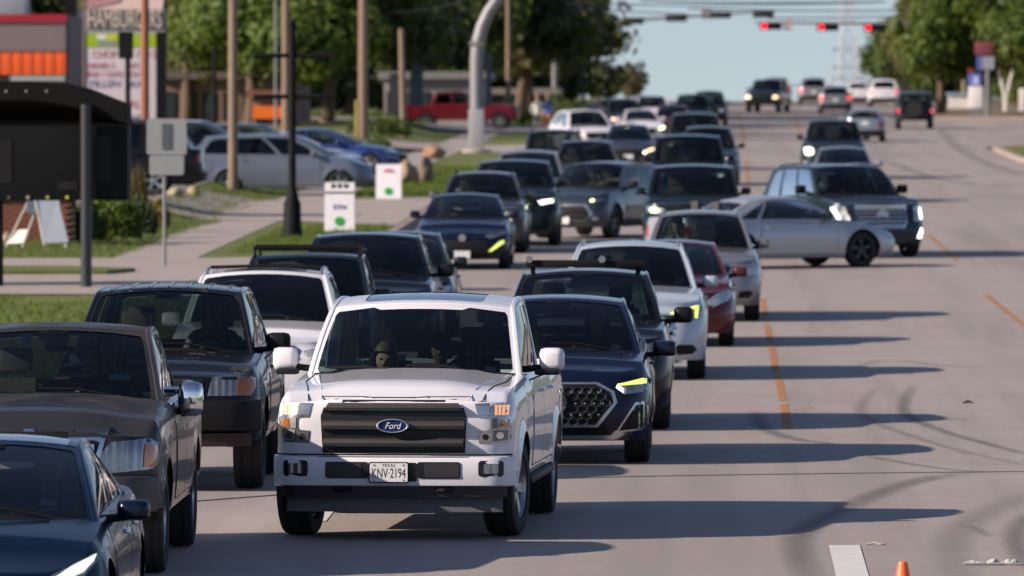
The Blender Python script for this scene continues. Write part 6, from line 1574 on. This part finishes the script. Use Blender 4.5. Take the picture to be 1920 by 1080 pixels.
P_('skid_plate', [(-.62, .25), (.62, .25), (.74, .335), (.60, .345), (.55, .295), (-.55, .295), (-.60, .345), (-.74, .335)], M_SILVER, off=.010, step=.08)
hx = MB(); r_ = .052
for i in range(-6, 7):                                       # honeycomb bars
    for j in range(7):
        cx, cz = i*r_*1.75+(r_*.875 if j % 2 else 0), .43+j*r_*1.18
        lim = .38+.18*min(1, (cz-.40)/.22) if cz < .62 else .56-.17*max(0, (cz-.70)/.10)
        if abs(cx)+r_ > lim or not .42 < cz < .78: continue
        ring = []
        for k in range(7):
            a = PI/6+PI*k/3; hh = Q5['hit']('front', cx+r_*math.cos(a), cz+r_*.7*math.sin(a)); ring.append(hh+Vector((0, -.020, 0)))
        hx.tube(ring, .007, 4, caps=False)
hx.build('grille_mesh', simple('mesh_gloss', (.09, .09, .095), .25, .7), Q5['root'], 30)
for i in range(5):
    for j in range(3):
        x, z = .16+.09*i+(.045 if j % 2 else 0), .50+.11*j
        for sg in (1, -1):
            if x < .50: hh = Q5['hit']('front', sg*x, z); b = MB(); b.lathe([(-.006, .001), (-.004, .010), (0, .012)], 'y', 6); b.build('grille_stud', M_SILVER, Q5['root'], loc=(sg*x, hh.y-.024, z))
rider(Q5, .38, 'drive', 'person driving the navy SUV beside the white pickup', SK1, C_DK, H_BK)
BAR = car('suv', 'black off-road SUV with a roof light bar behind the navy SUV', 'car', BLACK, ('r', 1098, 503), 0, SUV, LANE, 2, 'bar', rz=1.72, hw=.96, L=4.9, hz0=1.0, hz1=1.15, rw=.69, gw=.85, mirror=(.21, .18, .13, 1.09, 1.22, 1.0), mirmat=M_BLACK, doors=('right',), stickers=[stk(.70, .12, .06, .035), stk(-.15, .70, .12, .06, simple('sun_visor_sheet', (.16, .19, .19), .5))])
b = MB(); rf = BAR['roof']; q = rf(0, .12)
for sg in (-1, 1): b.tube([rf(sg*.85, .15), rf(sg*.85, .12)+Vector((0, 0, .10))], .03, 6)
b.box((-.66, q.y-.03, q.z+.03), (.66, q.y+.04, q.z+.11), bev=.02); b.build('light_bar', M_BLACK, BAR['root'])
for sg in (-1, 0.3):
    b = MB(); b.lathe([(-.05, .001), (-.05, .04), (.04, .03), (.05, .001)], 'y', 12, None, (sg*.62, q.y-.02, q.z+.12)); b.build('bar_lamp', M_STEEL, BAR['root'])
ENC = car('suv', 'pearl white SUV with bright angled daytime lamp, third in its lane', 'car', PEARL, ('r', 1182, 452), 0, SUV, LANE, 2, 'enclave', rz=1.74, hw=1.0, L=5.18, fo=1.0, wb=3.07, hz0=1.0, hz1=1.15, R=.38, rw=.68, gw=.87, lamp=[(.52, .84), (.60, .76), (.90, .78), (.95, .95), (.86, .97), (.56, .88)], drl=[(.53, .87), (.55, .85), (.85, .925), (.85, .80), (.885, .80), (.90, .955), (.86, .96)], grille=[(-.48, .52), (.48, .52), (.58, .84), (-.58, .84)], gframe=M_CHROME, gbars=4, fog=[(.56, .40), (.64, .33), (.82, .34), (.88, .40), (.82, .46), (.64, .46)], rails=True, railmat=M_SILVER, doors=('right',), stickers=[stk(.74, .12, .05, .03)], emblem=(.70, .08))
REDH = car('hatchback', 'dark red hatchback between the pearl white SUV and the silver SUV', 'car', RED, ('c', 1259, 648), 0, SEDAN, LANE, 2, 'redh', rz=1.50, hz0=.78, hz1=1.00, L=4.4, wb=2.64, ry1=2.85, ty=3.25, rw=.62, seatmat=M_SEATT, lamp=[(.48, .64), (.60, .58), (.84, .68), (.91, .84), (.86, .87), (.64, .76)], lampmat=M_LENS, doors=('right',), stickers=[stk(.74, .12, .05, .03)], mirror=(.22, .15, .14, 1.0, 1.05, .95))
HIGH = car('suv', 'silver SUV with tan seats behind the dark red hatchback', 'car', SILV, ('r', 1313, 394), 0, SUV, LANE, 2, 'highlander', rz=1.72, hw=.96, L=4.8, wb=2.79, hz0=.96, hz1=1.12, rails=True, railmat=SILV, seatmat=M_SEATT, lamp=[(.52, .80), (.62, .72), (.90, .76), (.94, .93), (.84, .93)], lampmat=M_LENS, fog=[(.60, .38), (.78, .38), (.84, .46), (.78, .50), (.62, .48)], stickers=[stk(-.02, .95, .12, .035), stk(.72, .18, .06, .03)], mirmat=SILV, doors=('right',), gframe=M_CHROME)
rider(HIGH, -.38, 'ride', 'person in a white top, passenger of the silver SUV', SK1, C_WH, H_BL)
MONTE = car('coupe', 'silver two-door coupe turning across the lanes, side on', 'car', SILVL, ('c', 1570, 499), math.radians(122), SEDAN, LANE, 2, 'monte', L=5.05, fo=1.02, wb=2.81, hz0=.66, hz1=.92, rz=1.40, gw=.78, rw=.58, cy=.46, ry0=1.28, ry1=2.38, ty=3.22, bz=.96, tz=.98, R=.345, coupe=True, sw=[(.06, .66), (.70, .86)], quarter=[(.69, .06), (.84, .06), (.80, .55), (.72, .86), (.69, .88)], doors=('left',), rear=True, mirmat=M_BLACK, rim='five', rimmat=M_ALLOYD, alltint=True)
rider(MONTE, .38, 'drive', 'person driving the silver two-door coupe', SK2, C_DK, H_BK)
ESC = car('suv', 'dark teal luxury SUV with chrome slat grille turning at the right', 'car', ESCP, ('c', 1628, 482), math.radians(19), SUV, LANE, 2, 'escalade', rz=1.86, hw=1.01, L=5.2, wb=2.95, R=.40, gc=.30, hz0=1.10, hz1=1.24, gw=.90, rw=.74, ry1=3.7, ty=3.98, grille=[(-.42, .62), (.42, .62), (.50, .72), (.52, 1.04), (-.52, 1.04), (-.50, .72)], gframe=M_CHROME, gframe_k=1.06, gbars=5, gbar_h=.26, barmat=M_SILVER, emmat=M_SILVER, emblem=(.86, .12), lamp=[(.68, .74), (.86, .74), (.97, 1.02), (.86, 1.06), (.74, 1.04)], lampmat=M_LENS, drl=[(.86, .78), (.90, .78), (.965, 1.01), (.92, 1.02)], drlmat=M_FARO, fog=[(.76, .40), (.90, .40), (.92, .58), (.86, .60)], fogmat=M_FARO, rails=True, railmat=M_CHROME, doors=('left', 'right'), rim='ten', rimmat=M_CHROME, mirmat=M_BLACK, mirror=(.24, .18, .13, 1.10, 1.36, 1.0), seat_y=1.4)
rider(ESC, .38, 'drive', 'person driving the dark teal luxury SUV', SK1, C_RED, H_BR)
# farther traffic towards the camera
T1 = dict(det=1, lampmat=M_LENS)
car('suv', 'big dark truck with lit lamps just behind the silver SUV', 'car', BLACK2, ('r', 1300, 308), 0, SUV, LANE, rz=1.87, hw=1.02, L=5.4, wb=3.2, rw=.80, gw=.92, R=.42, gc=.4, zfb=.42, hz0=1.10, hz1=1.26, drl=[(.72, .95), (.86, .96), (.86, 1.03), (.72, 1.02)], drlmat=M_FAR, seatmat=M_SEATT, **T1)
car('suv', 'dark SUV second behind the silver SUV, smaller', 'car', BLACK2, ('r', 1291, 252), 0, SUV, LANE, rz=1.98, hw=1.02, L=5.3, wb=3.1, rw=.78, gw=.92, R=.41, gc=.38, zfb=.4, hz0=1.13, hz1=1.3, drl=[(.74, .95), (.86, .96), (.86, 1.02), (.74, 1.01)], drlmat=M_FARO, **T1)
car('suv', 'dark blue SUV set right in the far queue', 'car', BLUEG, ('r', 1328, 236), 0, SUV, LANE, rz=1.76, **T1)
car('suv', 'grey SUV near the head of the far middle queue', 'car', GREY, ('r', 1303, 211), 0, SUV, LANE, rz=1.9, hw=1.0, rw=.74, gw=.9, hz0=1.02, hz1=1.2, drl=[(.72, .78), (.84, .79), (.84, .84), (.72, .83)], drlmat=M_FAR, **T1)
car('suv', 'dark SUV at the far end of the middle queue below the sky', 'car', BLACK, ('r', 1298, 176), 0, SUV, LANE, rz=1.8, drl=[(.68, .78), (.86, .79), (.86, .88), (.68, .86)], drlmat=M_FARO, **T1)
car('minivan', 'light grey minivan behind the tall black SUV, left lane', 'car', GREYL, ('r', 992, 281), 0, VAN, LANE, rz=1.72, seatmat=M_SEATT, **T1)
car('suv', 'old grey SUV with dark roof edge, farther up the left lane', 'car', GREY, ('r', 1040, 242), 0, SUV, LANE, rz=1.82, hw=.97, rw=.72, seatmat=M_SEATT, rails=True, **T1)
car('suv', 'white SUV turning in from the left with orange lit lamp', 'car', W_, ('c', 1112, 291), math.radians(14), SUV, LANE, rz=1.72, drl=[(.62, .76), (.86, .80), (.86, .86), (.64, .82)], drlmat=M_FARW, doors=('left', 'right'), **T1)
car('suv', 'dark blue SUV far up the left lane beside white cars', 'car', BLUEG, ('r', 1165, 184), math.radians(10), SUV, LANE, rz=1.75, drl=[(.70, .78), (.84, .79), (.84, .86), (.70, .85)], drlmat=M_FARW, **T1)
car('sedan', 'white sedan with a pale lit lamp in the far left lane', 'car', W_, ('c', 1206, 268), math.radians(6), SEDAN, LANE, drl=[(.62, .58), (.86, .64), (.86, .72), (.64, .66)], drlmat=M_FAR, **T1)
car('suv', 'white SUV at the far end of the left lane', 'car', W_, ('r', 1220, 178), math.radians(6), SUV, LANE, rz=1.72, drl=[(-.5, .72), (-.8, .72), (-.8, .86), (-.5, .86)], drlmat=M_FARO, **T1)
car('suv', 'dark green SUV with one blazing lamp right of the middle queue', 'car', BLACK2, ('r', 1562, 224), 0, SUV, LANE, rz=1.84, hw=1.0, L=5.1, rw=.72, gw=.88, hz0=1.05, hz1=1.2, lamp=[(.60, .84), (.90, .84), (.95, .98), (.62, .96)], det=1, lampmat=M_LENS, key='lampsuv')
CARS['lampsuv']['patch']('blazing_lamp', [(-.66, .78), (-.90, .78), (-.92, .98), (-.68, .96)], emit('blazing_lamp', (1, 1, .72), 3.2), off=.02, step=.06)
car('sedan', 'silver sedan in front of the dark green SUV with the blazing lamp', 'car', SILVB, ('r', 1580, 274), 0, SEDAN, LANE, rz=1.48, rw=.62, seatmat=M_SEATT, **T1)
car('pickup_truck', 'dark pickup facing the camera with orange lamps near the crest', 'pickup truck', BLACK2, ('c', 1432, 212), math.radians(-8), PICKUP, LANE, drl=[(.66, .84), (.90, .86), (.90, 1.0), (.66, .98)], drlmat=M_FARW, lamp=[(.60, .80), (.93, .83), (.96, 1.02), (.62, 1.02)], **T1)
car('suv', 'slate SUV half hidden behind the steel blue compact SUV', 'car', GREY, ('r', 1100, 262), 0, SUV, LANE, rz=1.7, seatmat=M_SEATT, **T1)
car('sedan', 'dark sedan between white cars in the far left lane', 'car', BLUEG, ('r', 1180, 232), 0, SEDAN, LANE, rz=1.5, drl=[(.62, .58), (.86, .64), (.86, .72), (.64, .66)], drlmat=M_FARW, **T1)
car('sedan', 'dark wine sedan in the far queue left of the grey SUV', 'car', RED, ('r', 1262, 196), 0, SEDAN, LANE, rz=1.5, **T1)
car('suv', 'black SUV farthest in the middle queue against the sky', 'car', BLACK, ('r', 1330, 170), 0, SUV, LANE, rz=1.78, **T1)
# traffic driving away
AWAY = 'vehicles driving away towards the crest'
car('sedan', 'silver sedan driving away beside the dark green SUV', 'car', SILVB, ('c', 1621, 266), 0, SEDAN, AWAY, det=1, reverse=True, rear=True, nofront=True)
JW = car('suv', 'black boxy off-roader driving away at the right', 'car', BLACK2, ('c', 1715, 242), 0, SUV, AWAY, det=1, reverse=True, rear=True, nofront=True, rz=1.86, hw=.93, L=4.3, wb=2.6, R=.41, gc=.42, zrb=.5, zfb=.5, gw=.86, rw=.80, rcr=.02, bz=1.2, tz=1.2, hz0=1.1, hz1=1.2, ry1=3.25, ty=3.32, cy=.75, ry0=1.15, tailmat=M_BRAKE, tail_lamp=[(.78, .82), (.90, .82), (.90, 1.0), (.78, 1.0)], rplate=.72)
b = MB(); b.lathe([(-.1, .20), (-.12, .36), (0, .38), (.12, .36), (.12, .001)], 'y', 24, None, (0, 3.45, 1.0)); b.build('spare_wheel', M_RUBBER, JW['root'])
car('hatchback', 'silver hatchback driving away with one glaring reflection', 'car', SILV, ('c', 1566, 214), 0, SUV, AWAY, det=1, reverse=True, rear=True, nofront=True, rz=1.6, tailmat=M_BRAKE)
car('suv', 'white SUV driving away on the crest with red lamps', 'car', W_, ('c', 1657, 201), 0, SUV, AWAY, det=1, reverse=True, rear=True, nofront=True, tailmat=M_BRAKE)
car('hatchback', 'small white car driving away left of the white SUV on the crest', 'car', W_, ('c', 1610, 198), 0, SEDAN, AWAY, det=1, reverse=True, rear=True, nofront=True, tailmat=M_BRAKE, rz=1.5, tail_lamp=[(.60, .68), (.90, .68), (.90, .95), (.62, .95)])
car('suv', 'tan SUV driving away on the crest with wide dark rear window', 'car', GREYL, ('c', 1526, 197), 0, SUV, AWAY, det=1, reverse=True, rear=True, nofront=True, tailmat=M_BRAKE)
car('suv', 'pale SUV driving away on the crest behind the dark pickup', 'car', SILV, ('c', 1456, 196), 0, SUV, AWAY, det=1, reverse=True, rear=True, nofront=True, tailmat=M_BRAKE)
# parked on the left
car('minivan', 'silver minivan parked side on behind the tan utility pole', 'car', SILVD, ('c', 640, 365), math.radians(88), VAN, LOT, det=1, rz=1.66, L=5.1, wb=3.0, R=.335, doors=('left',), alltint=True, drl=None, dz=.135)
car('sedan', 'dark blue sedan parked behind the silver minivan', 'car', BLUE, ('c', 706, 328), math.radians(78), SEDAN, LOT, det=1, rz=1.46, doors=('left',), rear=True)
car('suv', 'black SUV parked with its tail towards the silver minivan', 'car', BLACK, ('c', 70, 366), math.radians(-90), SUV, LOT, det=1, rz=1.8, L=5.0, rear=True, doors=('right',), rails=True)
car('suv', 'dark SUV with a white roof parked behind the minivan', 'car', BLUEG, ('r', 360, 212), math.radians(90), VAN, LOT, det=1, rz=1.8, sunroof=[(-.9, .03), (.9, .03), (.9, .97), (-.9, .97)], srmat=W_, doors=('left',))
car('suv', 'dark SUV parked between the tan pole and the black lamp post', 'car', GREY, ('r', 470, 217), math.radians(80), SUV, LOT, det=1, rz=1.75, doors=('left',))
car('sedan', 'white sedan parked behind the black lamp post', 'car', W_, ('r', 515, 240), math.radians(65), SEDAN, LOT, det=1, rz=1.45, doors=('left',))
car('pickup_truck', 'dark red pickup parked side on behind the signal mast', 'pickup truck', CRIM, ('c', 938, 243), math.radians(88), PICKUP, LOT, det=1, rz=1.86, doors=('left',), rear=True, R=.40, hz1=1.24, bz=1.22, tz=1.22, wb=3.5, tail_lamp=[(.80, .95), (.97, .95), (.97, 1.2), (.80, 1.2)])
